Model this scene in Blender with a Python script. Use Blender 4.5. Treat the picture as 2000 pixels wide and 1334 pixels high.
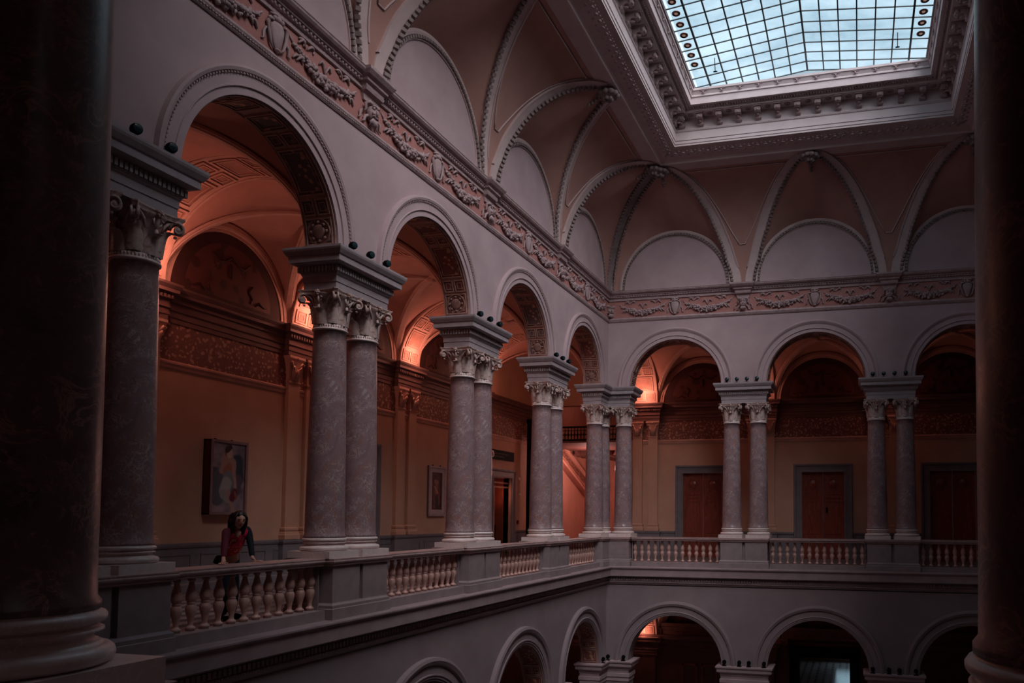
import bpy, bmesh, math, random
from math import sin, cos, pi, sqrt, radians, atan2
from mathutils import Matrix, Vector, Euler
random.seed(7)
SC = bpy.context.scene
COL = SC.collection
for o in list(bpy.data.objects): bpy.data.objects.remove(o)

# ------------------------------------------------------------------ camera
W, L = 13.575, 22.575          # hall: x 0..W, y -L..0
CAM = Vector((8.058, -25.161, 1.60))
F_PX, YAW, PIT, ROL, PX, PY = 1557.4, 0.2478, 0.05765, 0.003973, 1283.0, 918.5
fw = Vector((-sin(YAW)*cos(PIT), cos(YAW)*cos(PIT), sin(PIT)))
rt = Vector((cos(YAW), sin(YAW), 0)); up = rt.cross(fw)
r2 = rt*cos(ROL)+up*sin(ROL); u2 = -rt*sin(ROL)+up*cos(ROL)
cd = bpy.data.cameras.new('camera'); cam = bpy.data.objects.new('camera', cd); COL.objects.link(cam)
m = Matrix((r2, u2, -fw)).transposed().to_4x4(); m.translation = CAM; cam.matrix_world = m
cd.sensor_width = 36; cd.sensor_fit = 'HORIZONTAL'; cd.lens = F_PX/2000*36
cd.shift_x = (1000-PX)/2000; cd.shift_y = (PY-667)/2000
cd.clip_start = .05; cd.clip_end = 200
SC.camera = cam
# ------------------------------------------------------------------ world, lights, exposure
wd = bpy.data.worlds.new('world'); SC.world = wd; wd.use_nodes = True
bg = wd.node_tree.nodes['Background']; bg.inputs[0].default_value = (.35, .45, .6, 1); bg.inputs[1].default_value = .02
SC.view_settings.view_transform = 'Standard'; SC.view_settings.look = 'None'
SC.view_settings.gamma = 1; SC.view_settings.exposure = 0.0
SC.view_settings.use_curve_mapping = False
SKY_E = 1.2          # brightness of the daylit glass
sd = bpy.data.lights.new('sun', 'SUN'); sd.energy = 18.5; sd.color = (1.0, .92, .92); sd.angle = radians(66)
sun = bpy.data.objects.new('sun', sd); COL.objects.link(sun); sun.location = (20, -32, 30)
sun.rotation_euler = Vector((-.98, .92, -1)).to_track_quat('-Z', 'Y').to_euler()
def point_light(name, loc, energy, color, size=.06, spot=None, rot=None, blend=.6):
    d = bpy.data.lights.new(name, 'SPOT' if spot else 'POINT'); d.energy = energy; d.color = color; d.shadow_soft_size = size
    if spot: d.spot_size = spot; d.spot_blend = blend
    o = bpy.data.objects.new(name, d); o.location = loc; COL.objects.link(o)
    if rot is not None: o.rotation_euler = rot
    return o

# ------------------------------------------------------------------ materials
def lin(h):
    h = h.lstrip('#'); c = [int(h[i:i+2], 16)/255 for i in (0, 2, 4)]
    return tuple([(x/12.92 if x <= .04045 else ((x+.055)/1.055)**2.4) for x in c]+[1])
class N:
    def __init__(s, name):
        s.m = bpy.data.materials.new(name); s.m.use_nodes = True; s.t = s.m.node_tree
        s.b = s.t.nodes['Principled BSDF']
    def n(s, typ, **k):
        x = s.t.nodes.new(typ)
        for a, v in k.items():
            if a.startswith('i_'): x.inputs[a[2:].replace('_', ' ')].default_value = v
            else: setattr(x, a, v)
        return x
    def l(s, a, b): s.t.links.new(a, b)
    def coord(s, scale=1, kind='Object'):
        c = s.n('ShaderNodeTexCoord'); mp = s.n('ShaderNodeMapping')
        mp.inputs['Scale'].default_value = (scale,)*3 if not isinstance(scale, tuple) else scale
        s.l(c.outputs[kind], mp.inputs[0]); return mp.outputs[0]
    def noise(s, v, scale, detail=4, rough=.55, dist=0):
        x = s.n('ShaderNodeTexNoise'); x.inputs['Scale'].default_value = scale; x.inputs['Detail'].default_value = detail
        x.inputs['Roughness'].default_value = rough; x.inputs['Distortion'].default_value = dist
        if v is not None: s.l(v, x.inputs['Vector'])
        return x.outputs['Fac']
    def ramp(s, f, pts, interp='LINEAR'):
        r = s.n('ShaderNodeValToRGB'); e = r.color_ramp; e.interpolation = interp
        while len(e.elements) < len(pts): e.elements.new(.5)
        for el, (p, c) in zip(e.elements, pts): el.position = p; el.color = c if len(c) == 4 else lin(c)
        s.l(f, r.inputs[0]); return r.outputs[0]
    def mix(s, f, a, b, mode='MIX'):
        x = s.n('ShaderNodeMix', data_type='RGBA', blend_type=mode)
        for i, v in ((0, f), (6, a), (7, b)):
            if hasattr(v, 'is_linked') or hasattr(v, 'node'): s.l(v, x.inputs[i])
            else: x.inputs[i].default_value = v if i == 0 else (lin(v) if isinstance(v, str) else v)
        return x.outputs[2]
    def mth(s, op, a, b=None, c=None, clamp=False):
        x = s.n('ShaderNodeMath', operation=op, use_clamp=clamp)
        for i, v in enumerate((a, b, c)):
            if v is None: continue
            if hasattr(v, 'node'): s.l(v, x.inputs[i])
            else: x.inputs[i].default_value = v
        return x.outputs[0]
    def bump(s, h, strength=.3, dist=.01):
        x = s.n('ShaderNodeBump'); x.inputs['Strength'].default_value = strength; x.inputs['Distance'].default_value = dist
        s.l(h, x.inputs['Height']); s.l(x.outputs[0], s.b.inputs['Normal'])
    def fin(s, color=None, rough=.6, metal=0, spec=.5):
        if color is not None:
            if isinstance(color, str): s.b.inputs['Base Color'].default_value = lin(color)
            else: s.l(color, s.b.inputs['Base Color'])
        if hasattr(rough, 'node'): s.l(rough, s.b.inputs['Roughness'])
        else: s.b.inputs['Roughness'].default_value = rough
        s.b.inputs['Metallic'].default_value = metal
        s.b.inputs['Specular IOR Level'].default_value = spec
        return s.m
def plain(name, c, c2=None, scale=3, rough=.75, bump=.15, spec=.3, metal=0):
    k = N(name); v = k.coord(1)
    n = k.noise(v, scale, 6, .6)
    c2 = c2 or c
    col = k.ramp(n, [(.3, c2), (.7, c)])
    if bump:
        n2 = k.noise(v, scale*12, 3); k.bump(n2, bump, .004)
    return k.fin(col, rough, metal, spec)
def marble(name, base, dark, vein, red=None, rough=.22, scale=3.0):
    k = N(name); v = k.coord(1)
    n1 = k.noise(v, scale*1.1, 8, .62, 1.2)
    col = k.ramp(n1, [(.25, dark), (.5, base), (.72, dark if red is None else red)])
    n2 = k.noise(v, scale*2.2, 7, .6, 2.5)
    d = k.mth('ABSOLUTE', k.mth('SUBTRACT', n2, .5))
    vv = k.mth('SUBTRACT', 1, k.mth('MULTIPLY', d, 26), clamp=True)
    brk = k.mth('MULTIPLY_ADD', k.noise(v, scale*1.7, 3), 6, -2.6, clamp=True)
    col = k.mix(k.mth('MULTIPLY', vv, brk), col, vein)
    n3 = k.noise(v, scale*9, 5, .7, .5)
    col = k.mix(k.mth('MULTIPLY_ADD', n3, 6, -3.5, clamp=True), col, vein)
    return k.fin(col, rough, 0, .5)
M = {}
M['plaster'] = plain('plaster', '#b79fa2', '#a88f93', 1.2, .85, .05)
M['beads'] = plain('dark_beads', '#93817f', '#7e6e6c', 6, .85, .05)  # darker, greyer tone for beads, dentils, bosses and corner ribs
M['lowplaster'] = plain('shaded_lower_plaster', '#98868a', '#8a787c', 1.2, .85, .05)  # darker copy of plaster; the lower storey's dimness is put into the colour
M['fascia'] = plain('cornice_plaster', '#d6c4c4', '#c9b6b6', 1.5, .8, .03)
M['stucco'] = plain('stucco', '#b39b9c', '#9b8182', 8, .8, .1)
M['pinkvault'] = plain('pink_vault', '#b58a80', '#a4796f', 1.1, .85, .03)
M['ribband'] = plain('rib_plaster', '#cbb3b1', '#bca3a1', 2, .85, .03)
M['friezepink'] = plain('frieze_pink', '#b07c76', '#a06a64', 3, .85, .05)
M['lunette'] = plain('lunette_plaster', '#ada0a5', '#a09297', 1.5, .85, .04)
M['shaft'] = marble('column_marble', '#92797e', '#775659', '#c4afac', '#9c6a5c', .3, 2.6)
M['shaftdark'] = marble('shaded_foreground_marble', '#7a6262', '#503c3c', '#b08a7a', '#6a4842', .34, 2.2)  # darker copy of the column marble; near gallery's shade put into the colour
M['base'] = marble('base_marble', '#e2cdca', '#d0b6b3', '#efe2df', None, .35, 3)
M['ped'] = plain('pedestal_stone', '#a08d8f', '#8b797b', 4, .55, .1, .4)
M['rail'] = marble('rail_marble', '#aa8c8a', '#947876', '#b8a09c', None, .4, 3)
M['bal'] = marble('baluster_marble', '#c89c92', '#b08479', '#cfaea2', None, .35, 5)
M['ledge'] = plain('ledge_stone', '#a89194', '#978083', 3, .6, .08)
M['block'] = plain('entablature_stone', '#a89a9e', '#96888c', 5, .6, .08)
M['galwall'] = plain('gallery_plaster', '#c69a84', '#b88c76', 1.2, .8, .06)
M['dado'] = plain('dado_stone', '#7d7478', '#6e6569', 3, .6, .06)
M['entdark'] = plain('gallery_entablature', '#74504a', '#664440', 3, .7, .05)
M['vault'] = plain('gallery_vault', '#c48c7c', '#b07c6e', 1.4, .8, .04)
M['vaultrib'] = plain('gallery_rib', '#cf9f8f', '#bb8c7e', 2, .8, .04)
M['lundark'] = plain('lunette_dark', '#4a2420', '#3a1c1a', 2, .8, .04)
M['wood'] = None
M['black'] = plain('black_metal', '#0d0d0f', '#070708', 5, .8, 0, .08)
M['teal'] = plain('teal_lens', '#22383e', '#182a30', 5, .3, 0, .3)
M['darksoff'] = plain('soffit_border', '#b48e84', '#9c7870', 9, .7, .05)
M['orangewall'] = plain('stair_wall', '#d4a092', '#c69486', 1.5, .75, .04)
M['floor'] = None
def wood():
    k = N('door_wood'); v = k.coord((6, 6, .7))
    n = k.noise(v, 3, 8, .6, 1.5)
    return k.fin(k.ramp(n, [(.3, '#6a2a20'), (.55, '#8c4030'), (.75, '#a85642')]), .35, 0, .5)
M['wood'] = wood()
def checker(name, a, b, scale, rough):
    k = N(name); v = k.coord(1); c = k.n('ShaderNodeTexChecker'); c.inputs['Scale'].default_value = scale
    c.inputs[1].default_value = lin(a); c.inputs[2].default_value = lin(b); k.l(v, c.inputs[0])
    return k.fin(c.outputs[0], rough, 0, .6)
def banded(name, axis):
    k = N(name); tc = k.n('ShaderNodeTexCoord'); sx = k.n('ShaderNodeSeparateXYZ'); k.l(tc.outputs['Object'], sx.inputs[0])
    w = k.mth('FRACT', k.mth('MULTIPLY', sx.outputs[axis], 2.2)); f = k.mth('GREATER_THAN', w, .5)
    n = k.noise(tc.outputs['Object'], 3, 3)
    col = k.mix(f, '#85787a', '#4c4246'); return k.fin(col, .3, 0, .5)
M['floor'] = banded('gallery_tiles', 0); M['floor2'] = banded('gallery_tiles', 1)
def dotted():
    k = N('hall_tiles'); v = k.coord(2.6); vo = k.n('ShaderNodeTexVoronoi'); vo.inputs['Scale'].default_value = 1; vo.inputs['Randomness'].default_value = 0; k.l(v, vo.inputs['Vector'])
    f = k.mth('LESS_THAN', vo.outputs['Distance'], .27)
    vb = k.n('ShaderNodeTexNoise'); vb.inputs['Scale'].default_value = .8; k.l(v, vb.inputs['Vector'])
    col = k.mix(f, '#a89a98', '#2c2628'); b = k.n('ShaderNodeBump'); b.inputs['Strength'].default_value = .25; b.inputs['Distance'].default_value = .02; k.l(vo.outputs['Distance'], b.inputs['Height']); k.l(b.outputs[0], k.b.inputs['Normal'])
    return k.fin(col, .22, 0, .6)
M['hallfloor'] = dotted()
def painted(name, ground, c1, c2, scale=6):
    k = N(name); v = k.coord(1)
    vo = k.n('ShaderNodeTexVoronoi', feature='SMOOTH_F1'); vo.inputs['Scale'].default_value = scale; k.l(v, vo.inputs['Vector'])
    n = k.noise(v, scale*.7, 5, .6, 1.5)
    col = k.ramp(vo.outputs['Distance'], [(.0, c1), (.26, c1), (.33, ground), (.6, ground)])
    col = k.mix(k.mth('MULTIPLY_ADD', n, 9, -5.2, clamp=True), col, c2)
    return k.fin(col, .7, 0, .3)
M['vine'] = painted('vine_frieze', '#774a42', '#b08672', '#a67c6a', 11)
M['soffpaint'] = painted('soffit_painting', '#7c4844', '#b88a6a', '#56586a', 9)
M['soffblue'] = painted('soffit_blue', '#685452', '#b88c74', '#506876', 9)
M['lunpaint'] = painted('lunette_painting', '#5c2e28', '#42201c', '#683a30', 3)
M['sash'] = plain('frame_wood', '#917472', '#7c6060', 6, .5, .05)
M['bronze'] = plain('bronze_lamp', '#6b453c', '#55332c', 8, .35, 0, .5, .6)
def emis(name, c, e):
    k = N(name); k.b.inputs['Base Color'].default_value = (0, 0, 0, 1)
    k.b.inputs['Emission Color'].default_value = lin(c) if isinstance(c, str) else c
    k.b.inputs['Emission Strength'].default_value = e; k.b.inputs['Roughness'].default_value = .3
    return k.m
def glass():
    k = N('daylit_glass'); ge = k.n('ShaderNodeNewGeometry'); v = ge.outputs['Position']; n = k.noise(v, .55, 5, .62, .4)
    col = k.ramp(n, [(.30, '#7b93a2'), (.5, '#93aab7'), (.70, '#a6bbc5')])
    k.b.inputs['Base Color'].default_value = (.05, .06, .06, 1)
    k.l(col, k.b.inputs['Emission Color']); k.b.inputs['Emission Strength'].default_value = SKY_E
    k.b.inputs['Roughness'].default_value = .3
    tr = k.n('ShaderNodeBsdfTransparent'); tr.inputs[0].default_value = (.92, .96, .98, 1)
    ms = k.n('ShaderNodeMixShader'); ms.inputs[0].default_value = .6
    k.l(k.b.outputs[0], ms.inputs[1]); k.l(tr.outputs[0], ms.inputs[2])
    k.l(ms.outputs[0], k.t.nodes['Material Output'].inputs['Surface'])
    k.b.inputs['Emission Strength'].default_value = SKY_E/.4
    return k.m
M['glass'] = glass()
M['lamp'] = emis('lamp_glow', (1, .62, .5, 1), .22)
M['bar'] = plain('glazing_bar', '#1d2426', '#14191b', 4, .4, 0, .4)

# ------------------------------------------------------------------ mesh builder
class MB:
    def __init__(s): s.v = []; s.f = []; s.sm = []
    def add(s, vs, fs, smooth=False, mat=None):
        k = len(s.v)
        s.v += [tuple(mat @ Vector(v)) if mat else tuple(v) for v in vs]
        s.f += [tuple(i+k for i in f) for f in fs]; s.sm += [smooth]*len(fs)
        return s
    def box(s, x0, x1, y0, y1, z0, z1, mat=None):
        return s.add([(x0, y0, z0), (x1, y0, z0), (x1, y1, z0), (x0, y1, z0), (x0, y0, z1), (x1, y0, z1), (x1, y1, z1), (x0, y1, z1)],
              [(0, 3, 2, 1), (4, 5, 6, 7), (0, 1, 5, 4), (1, 2, 6, 5), (2, 3, 7, 6), (3, 0, 4, 7)], False, mat)
    def quad(s, a, b, c, d): return s.add([a, b, c, d], [(0, 1, 2, 3)])
    def lathe(s, prof, n=24, c=(0, 0, 0), smooth=True, cap=True, mat=None):
        vs = []; fs = []
        for r, z in prof:
            for i in range(n):
                a = 2*pi*i/n; vs.append((c[0]+r*cos(a), c[1]+r*sin(a), c[2]+z))
        for j in range(len(prof)-1):
            for i in range(n):
                i2 = (i+1) % n
                fs.append((j*n+i, j*n+i2, (j+1)*n+i2, (j+1)*n+i))
        if cap:
            fs.append(tuple(range(n-1, -1, -1))); fs.append(tuple((len(prof)-1)*n+i for i in range(n)))
        return s.add(vs, fs, smooth, mat)
    def sweep(s, path, prof, closed=False, smooth=False, upv=(0, 0, 1), endcaps=True):
        """path: list of (pos, side, up) frames or positions; prof: closed list of (a,b) -> pos+a*side+b*up"""
        k = len(prof); vs = []; fs = []
        for p, a, b in path:
            p = Vector(p); a = Vector(a); b = Vector(b)
            for (x, y) in prof: vs.append(tuple(p+a*x+b*y))
        n = len(path); rng = n if closed else n-1
        for i in range(rng):
            j = (i+1) % n
            for q in range(k):
                q2 = (q+1) % k
                fs.append((i*k+q, i*k+q2, j*k+q2, j*k+q))
        if endcaps and not closed:
            fs.append(tuple(range(k-1, -1, -1))); fs.append(tuple((n-1)*k+q for q in range(k)))
        return s.add(vs, fs, smooth)
    def tube(s, pts, r, n=8, smooth=True):
        fr = []
        pts = [Vector(p) for p in pts]
        rr = r if isinstance(r, (list, tuple)) else [r]*len(pts)
        vs = []; fs = []
        ref = Vector((.13, .21, .97))
        for i, p in enumerate(pts):
            t = (pts[min(i+1, len(pts)-1)]-pts[max(i-1, 0)]).normalized()
            a = t.cross(ref).normalized(); b = t.cross(a)
            for q in range(n):
                an = 2*pi*q/n; vs.append(tuple(p+(a*cos(an)+b*sin(an))*rr[i]))
        for i in range(len(pts)-1):
            for q in range(n):
                q2 = (q+1) % n; fs.append((i*n+q, i*n+q2, (i+1)*n+q2, (i+1)*n+q))
        fs.append(tuple(range(n-1, -1, -1))); fs.append(tuple((len(pts)-1)*n+q for q in range(n)))
        return s.add(vs, fs, smooth)
    def ball(s, c, r, n=6, m=4, sc=(1, 1, 1)):
        vs = [(c[0], c[1], c[2]-r*sc[2])]; fs = []
        for j in range(1, m):
            ph = -pi/2+pi*j/m
            for i in range(n):
                a = 2*pi*i/n; vs.append((c[0]+r*sc[0]*cos(ph)*cos(a), c[1]+r*sc[1]*cos(ph)*sin(a), c[2]+r*sc[2]*sin(ph)))
        vs.append((c[0], c[1], c[2]+r*sc[2]))
        for i in range(n):
            i2 = (i+1) % n; fs.append((0, 1+i2, 1+i)); fs.append((len(vs)-1, 1+(m-2)*n+i, 1+(m-2)*n+i2))
            for j in range(m-2): fs.append((1+j*n+i, 1+j*n+i2, 1+(j+1)*n+i2, 1+(j+1)*n+i))
        return s.add(vs, fs, True)
    def grid(s, fn, nu, nv, smooth=True):
        vs = [fn(i/nu, j/nv) for j in range(nv+1) for i in range(nu+1)]
        fs = [(j*(nu+1)+i, j*(nu+1)+i+1, (j+1)*(nu+1)+i+1, (j+1)*(nu+1)+i) for j in range(nv) for i in range(nu)]
        return s.add(vs, fs, smooth)
    def mesh(s, name, mat):
        me = bpy.data.meshes.new(name); me.from_pydata(s.v, [], s.f)
        me.polygons.foreach_set('use_smooth', s.sm)
        if mat: me.materials.append(mat)
        me.update(); return me
    def build(s, name, mat, parent=None, kind=None, recalc=False):
        me = s.mesh(name, mat)
        if recalc:
            bm = bmesh.new(); bm.from_mesh(me); bmesh.ops.recalc_face_normals(bm, faces=bm.faces); bm.to_mesh(me); bm.free()
        return obj(name, me, parent, kind)
def obj(name, me, parent=None, kind=None):
    o = bpy.data.objects.new(name, me); COL.objects.link(o)
    if parent: o.parent = parent
    if kind: o['kind'] = kind
    return o
def empty(name, loc=(0, 0, 0), rz=0):
    o = bpy.data.objects.new(name, None); COL.objects.link(o); o.location = loc; o.rotation_euler = (0, 0, rz)
    o.empty_display_size = .1; return o
def tag(o, label, cat=None, group=None):
    o['label'] = label
    if cat: o['category'] = cat
    if group: o['group'] = group
    return o
KIDS = {}
def copy_tree(o, parent=None):
    c = o.copy(); COL.objects.link(c)
    if parent: c.parent = parent; c.matrix_parent_inverse = o.matrix_parent_inverse.copy()
    for ch in list(o.children): copy_tree(ch, c)
    return c
# frames: local X runs along the wall, local +Y goes back into the gallery, -Y into the hall
FR = {'left': ((0, -L, 0), pi/2), 'back': ((0, 0, 0), 0.0), 'right': ((W, 0, 0), -pi/2), 'near': ((W, -L, 0), pi)}
NB = {'left': 5, 'back': 3, 'right': 5, 'near': 3}
LEN = {'left': L, 'back': W, 'right': L, 'near': W}
def put(o, fr, x=0, y=0, z=0, rz=0):
    (ox, oy, oz), r = FR[fr]
    o.location = (ox+x*cos(r)-y*sin(r), oy+x*sin(r)+y*cos(r), oz+z); o.rotation_euler = (0, 0, r+rz); return o
def extrude_x(mb, x0, x1, prof):
    """prof: list of (y,z) closed; straight extrusion along X"""
    return mb.sweep([((x0, 0, 0), (0, 1, 0), (0, 0, 1)), ((x1, 0, 0), (0, 1, 0), (0, 0, 1))], prof)
def mitre_x(mb, x0, x1, prof, inner=True):
    """run along X whose ends are mitred at hall corners: at depth d into the hall (y=-d) the run starts at x0+d"""
    k = len(prof); vs = []
    for (y, z) in prof: vs.append((x0-y, y, z))
    for (y, z) in prof: vs.append((x1+y, y, z))
    fs = [(q, (q+1) % k, k+(q+1) % k, k+q) for q in range(k)]
    return mb.add(vs, fs)
C0, BAY, R_A = 2.2875, 4.5, 1.534
def centers(fr): return [C0+BAY*k for k in range(NB[fr])]
def piers(fr): return [.0375+BAY*k for k in range(NB[fr]+1)]

# ------------------------------------------------------------------ the arcade walls (setting)
TH = .60
def arc_pts(c, r, zs, n=36): return [(c-r*cos(pi*i/n), zs+r*sin(pi*i/n)) for i in range(n+1)]
def arcade(mb, x0, x1, cs, r, zbase, zs, ztop, y0=0, y1=TH):
    """wall with arches; solid piers from zbase up"""
    edges = [x0]
    for c in cs: edges += [c-r, c+r]
    edges.append(x1)
    for y in (y0, y1):
        for i in range(0, len(edges), 2):
            mb.quad((edges[i], y, zbase), (edges[i+1], y, zbase), (edges[i+1], y, ztop), (edges[i], y, ztop))
        for c in cs:
            p = arc_pts(c, r, zs)
            for a, b in zip(p, p[1:]): mb.quad((a[0], y, a[1]), (b[0], y, b[1]), (b[0], y, ztop), (a[0], y, ztop))
    for c in cs:
        p = arc_pts(c, r, zs)
        vs = [(q[0], y0, q[1]) for q in p]+[(q[0], y1, q[1]) for q in p]; n = len(p)
        mb.add(vs, [(i, i+1, n+i+1, n+i) for i in range(n-1)], True)
        for sx in (-1, 1): mb.quad((c+sx*r, y0, zbase), (c+sx*r, y1, zbase), (c+sx*r, y1, zs), (c+sx*r, y0, zs))
    for i in range(0, len(edges), 2):
        mb.quad((edges[i], y0, zbase), (edges[i+1], y0, zbase), (edges[i+1], y1, zbase), (edges[i], y1, zbase))
    return mb
def ring_sweep(c, zs, prof, n=40, leg=0, yf=0):
    """archivolt: prof = closed list (radius, out) ; out is towards the hall (-Y)"""
    mb = MB(); path = []
    if leg: path.append(((c, yf, zs-leg), (-1, 0, 0), (0, -1, 0)))
    for i in range(n+1):
        a = pi-pi*i/n; path.append(((c, yf, zs), (cos(a), 0, sin(a)), (0, -1, 0)))
    if leg: path.append(((c, yf, zs-leg), (1, 0, 0), (0, -1, 0)))
    mb.sweep(path, prof); return mb
def bead_ring(c, zs, r, out, n, sz, yf=0, leg=0):
    mb = MB(); 
    for i in range(n):
        a = pi*(i+.5)/n
        mt = Matrix.Translation((c-r*cos(a), yf-out, zs+r*sin(a))) @ Matrix.Rotation(-(pi/2-a), 4, 'Y')
        mb.box(-sz[0]/2, sz[0]/2, -sz[1]/2, sz[1]/2, -sz[2]/2, sz[2]/2, mt)
    return mb
ZS_U, ZS_L = 5.857, -3.11
ARCH_P = [(R_A, 0), (R_A, .025), (R_A+.105, .025), (R_A+.11, .05), (R_A+.125, .05), (R_A+.13, .035), (R_A+.265, .035), (R_A+.27, .05),
          (R_A+.29, .05), (R_A+.30, .07), (R_A+.34, .085), (R_A+.375, .075), (R_A+.385, 0)]
ARCH_L = [(R_A, 0), (R_A, .03), (R_A+.04, .03), (R_A+.045, .05), (R_A+.09, .05), (R_A+.10, .07), (R_A+.12, .07), (R_A+.13, .045), (R_A+.29, .045),
          (R_A+.31, .09), (R_A+.38, .12), (R_A+.44, .10), (R_A+.45, 0)]
WALL = {}
me_arch = ring_sweep(0, 0, ARCH_P).mesh('archivolt', M['plaster'])
me_bead = bead_ring(0, 0, R_A+.277, .055, 96, (.022, .02, .022)).mesh('bead_moulding', M['stucco'])
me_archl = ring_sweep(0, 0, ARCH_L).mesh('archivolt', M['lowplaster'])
def child(name, me, parent, loc=(0, 0, 0), rz=0, kind=None):
    o = obj(name, me, parent, kind); o.location = loc; o.rotation_euler = (0, 0, rz); return o
for fr in ('left', 'back', 'right', 'near'):
    mb = MB(); arcade(mb, -.6, LEN[fr]+.6, centers(fr), R_A, 5.86, ZS_U, 12.6)
    wl = put(mb.build('wall_'+fr, M['plaster'], None, 'structure'), fr); WALL[fr] = wl
    for c in centers(fr):
        child('archivolt', me_arch, wl, (c, 0, ZS_U))
        if fr in ('left', 'back'): child('bead_moulding', me_bead, wl, (c, 0, ZS_U), kind='stuff')
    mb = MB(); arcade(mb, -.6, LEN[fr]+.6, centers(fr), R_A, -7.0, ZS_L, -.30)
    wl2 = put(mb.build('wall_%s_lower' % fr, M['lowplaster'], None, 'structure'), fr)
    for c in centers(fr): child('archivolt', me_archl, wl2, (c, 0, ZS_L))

# painted soffits of the arcade arches: coffered cells across the wall thickness
def soffit_cells():
    """(a0,a1,x0,x1,kind) a = angle in degrees from the left springing, x = 0..1 over the thickness"""
    out = []
    half = [(3, 19, 'sq'), (20.5, 30, 'pair'), (32, 60, 'long'), (62, 71, 'pair'), (73, 87, 'sq')]
    for a, b, k in half:
        for (p, q) in ((a, b), (180-b, 180-a)):
            if k == 'pair': out += [(p, q, .1, .47, 'small'), (p, q, .53, .9, 'small')]
            else: out.append((p, q, .1, .9, k))
    return out
def soffit(R, th, cells, y0, rx=None):
    rx = rx or R
    def P(a, x, d):
        a = radians(a); return (-(rx-d)*cos(a), y0+x*th, (R-d)*sin(a))
    fr_, pt = MB(), MB()
    def patch(mb, a0, a1, x0, x1, d, d2=None):
        n = max(1, int((a1-a0)/5)+1)
        for i in range(n):
            p, q = a0+(a1-a0)*i/n, a0+(a1-a0)*(i+1)/n
            mb.quad(P(p, x0, d), P(q, x0, d), P(q, x1, d), P(p, x1, d))
    def raised(mb, a0, a1, x0, x1, w, d0, d1):
        # frame strip of width w (fraction) standing d1 proud of d0
        aw = w*th/R*57.3
        for (p, q, r, s) in ((a0, a1, x0, x0+w), (a0, a1, x1-w, x1), (a0, a0+aw, x0+w, x1-w), (a1-aw, a1, x0+w, x1-w)):
            n = max(1, int((q-p)/6)+1)
            for i in range(n):
                a, b = p+(q-p)*i/n, p+(q-p)*(i+1)/n
                vs = [P(a, r, d0), P(b, r, d0), P(b, s, d0), P(a, s, d0), P(a, r, d1), P(b, r, d1), P(b, s, d1), P(a, s, d1)]
                mb.add(vs, [(4, 5, 6, 7), (0, 1, 5, 4), (2, 3, 7, 6), (1, 2, 6, 5), (3, 0, 4, 7)])
    patch(fr_, 0, 180, .02, .98, .006)
    raised(fr_, 1, 179, .02, .98, .035, .006, .02)
    for (a0, a1, x0, x1, k) in cells:
        raised(fr_, a0, a1, x0, x1, .035, .006, .03)
        patch(pt, a0+1, a1-1, x0+.04, x1-.04, .012)
        raised(fr_, a0+2.2, a1-2.2, x0+.09, x1-.09, .02, .012, .022)
    return fr_, pt
fr_, pt_ = soffit(R_A, TH, soffit_cells(), 0)
me_sf = fr_.mesh('soffit_border', M['darksoff']); me_sp = pt_.mesh('soffit_painting', M['soffpaint'])
me_spb = me_sp.copy(); me_spb.materials.clear(); me_spb.materials.append(M['soffblue'])
for c in centers('left')[1:]:
    lw_ = bpy.data.objects['wall_left_lower']; child('soffit_border', me_sf, lw_, (c, 0, ZS_L)); child('soffit_painting', me_sp, lw_, (c, 0, ZS_L))
# figure rosettes: shallow discs with rings in the square cells
def rosette_mb():
    mb = MB(); 
    for s, ang in ((-1, 11), (1, 169)):
        for r_, d in ((.17, .02), (.13, .03), (.06, .045)):
            pass
    return mb
for fr in ('left', 'back'):
    for i, c in enumerate(centers(fr)):
        child('soffit_border', me_sf, WALL[fr], (c, 0, ZS_U)); child('soffit_painting', me_spb if i % 2 else me_sp, WALL[fr], (c, 0, ZS_U))
disc = MB(); disc.lathe([(.215, 0), (.215, .02), (.19, .03), (.185, .015), (.0, .015)], 24, cap=False)
disc.lathe([(.11, .012), (.11, .03), (.09, .04), (.0, .035)], 16, cap=False)
for i in range(8): disc.ball((.145*cos(i*pi/4), .145*sin(i*pi/4), .02), .03, 6, 4)
me_disc = disc.mesh('roundel', plain('roundel_stucco', '#9a7464', '#6c5054', 8, .7, .05))
for fr in ('left', 'back'):
    for i, c in enumerate(centers(fr)):
        for an in ((11, 169) if (i % 2 == 0 or True) else ()):
            a = radians(an); o = obj('roundel', me_disc, WALL[fr])
            nrm = Vector((cos(a), 0, -sin(a))); o.matrix_local = Matrix.Translation((c-(R_A-.014)*cos(a), TH/2, ZS_U+(R_A-.014)*sin(a))) @ nrm.to_track_quat('Z', 'Y').to_matrix().to_4x4()

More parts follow.
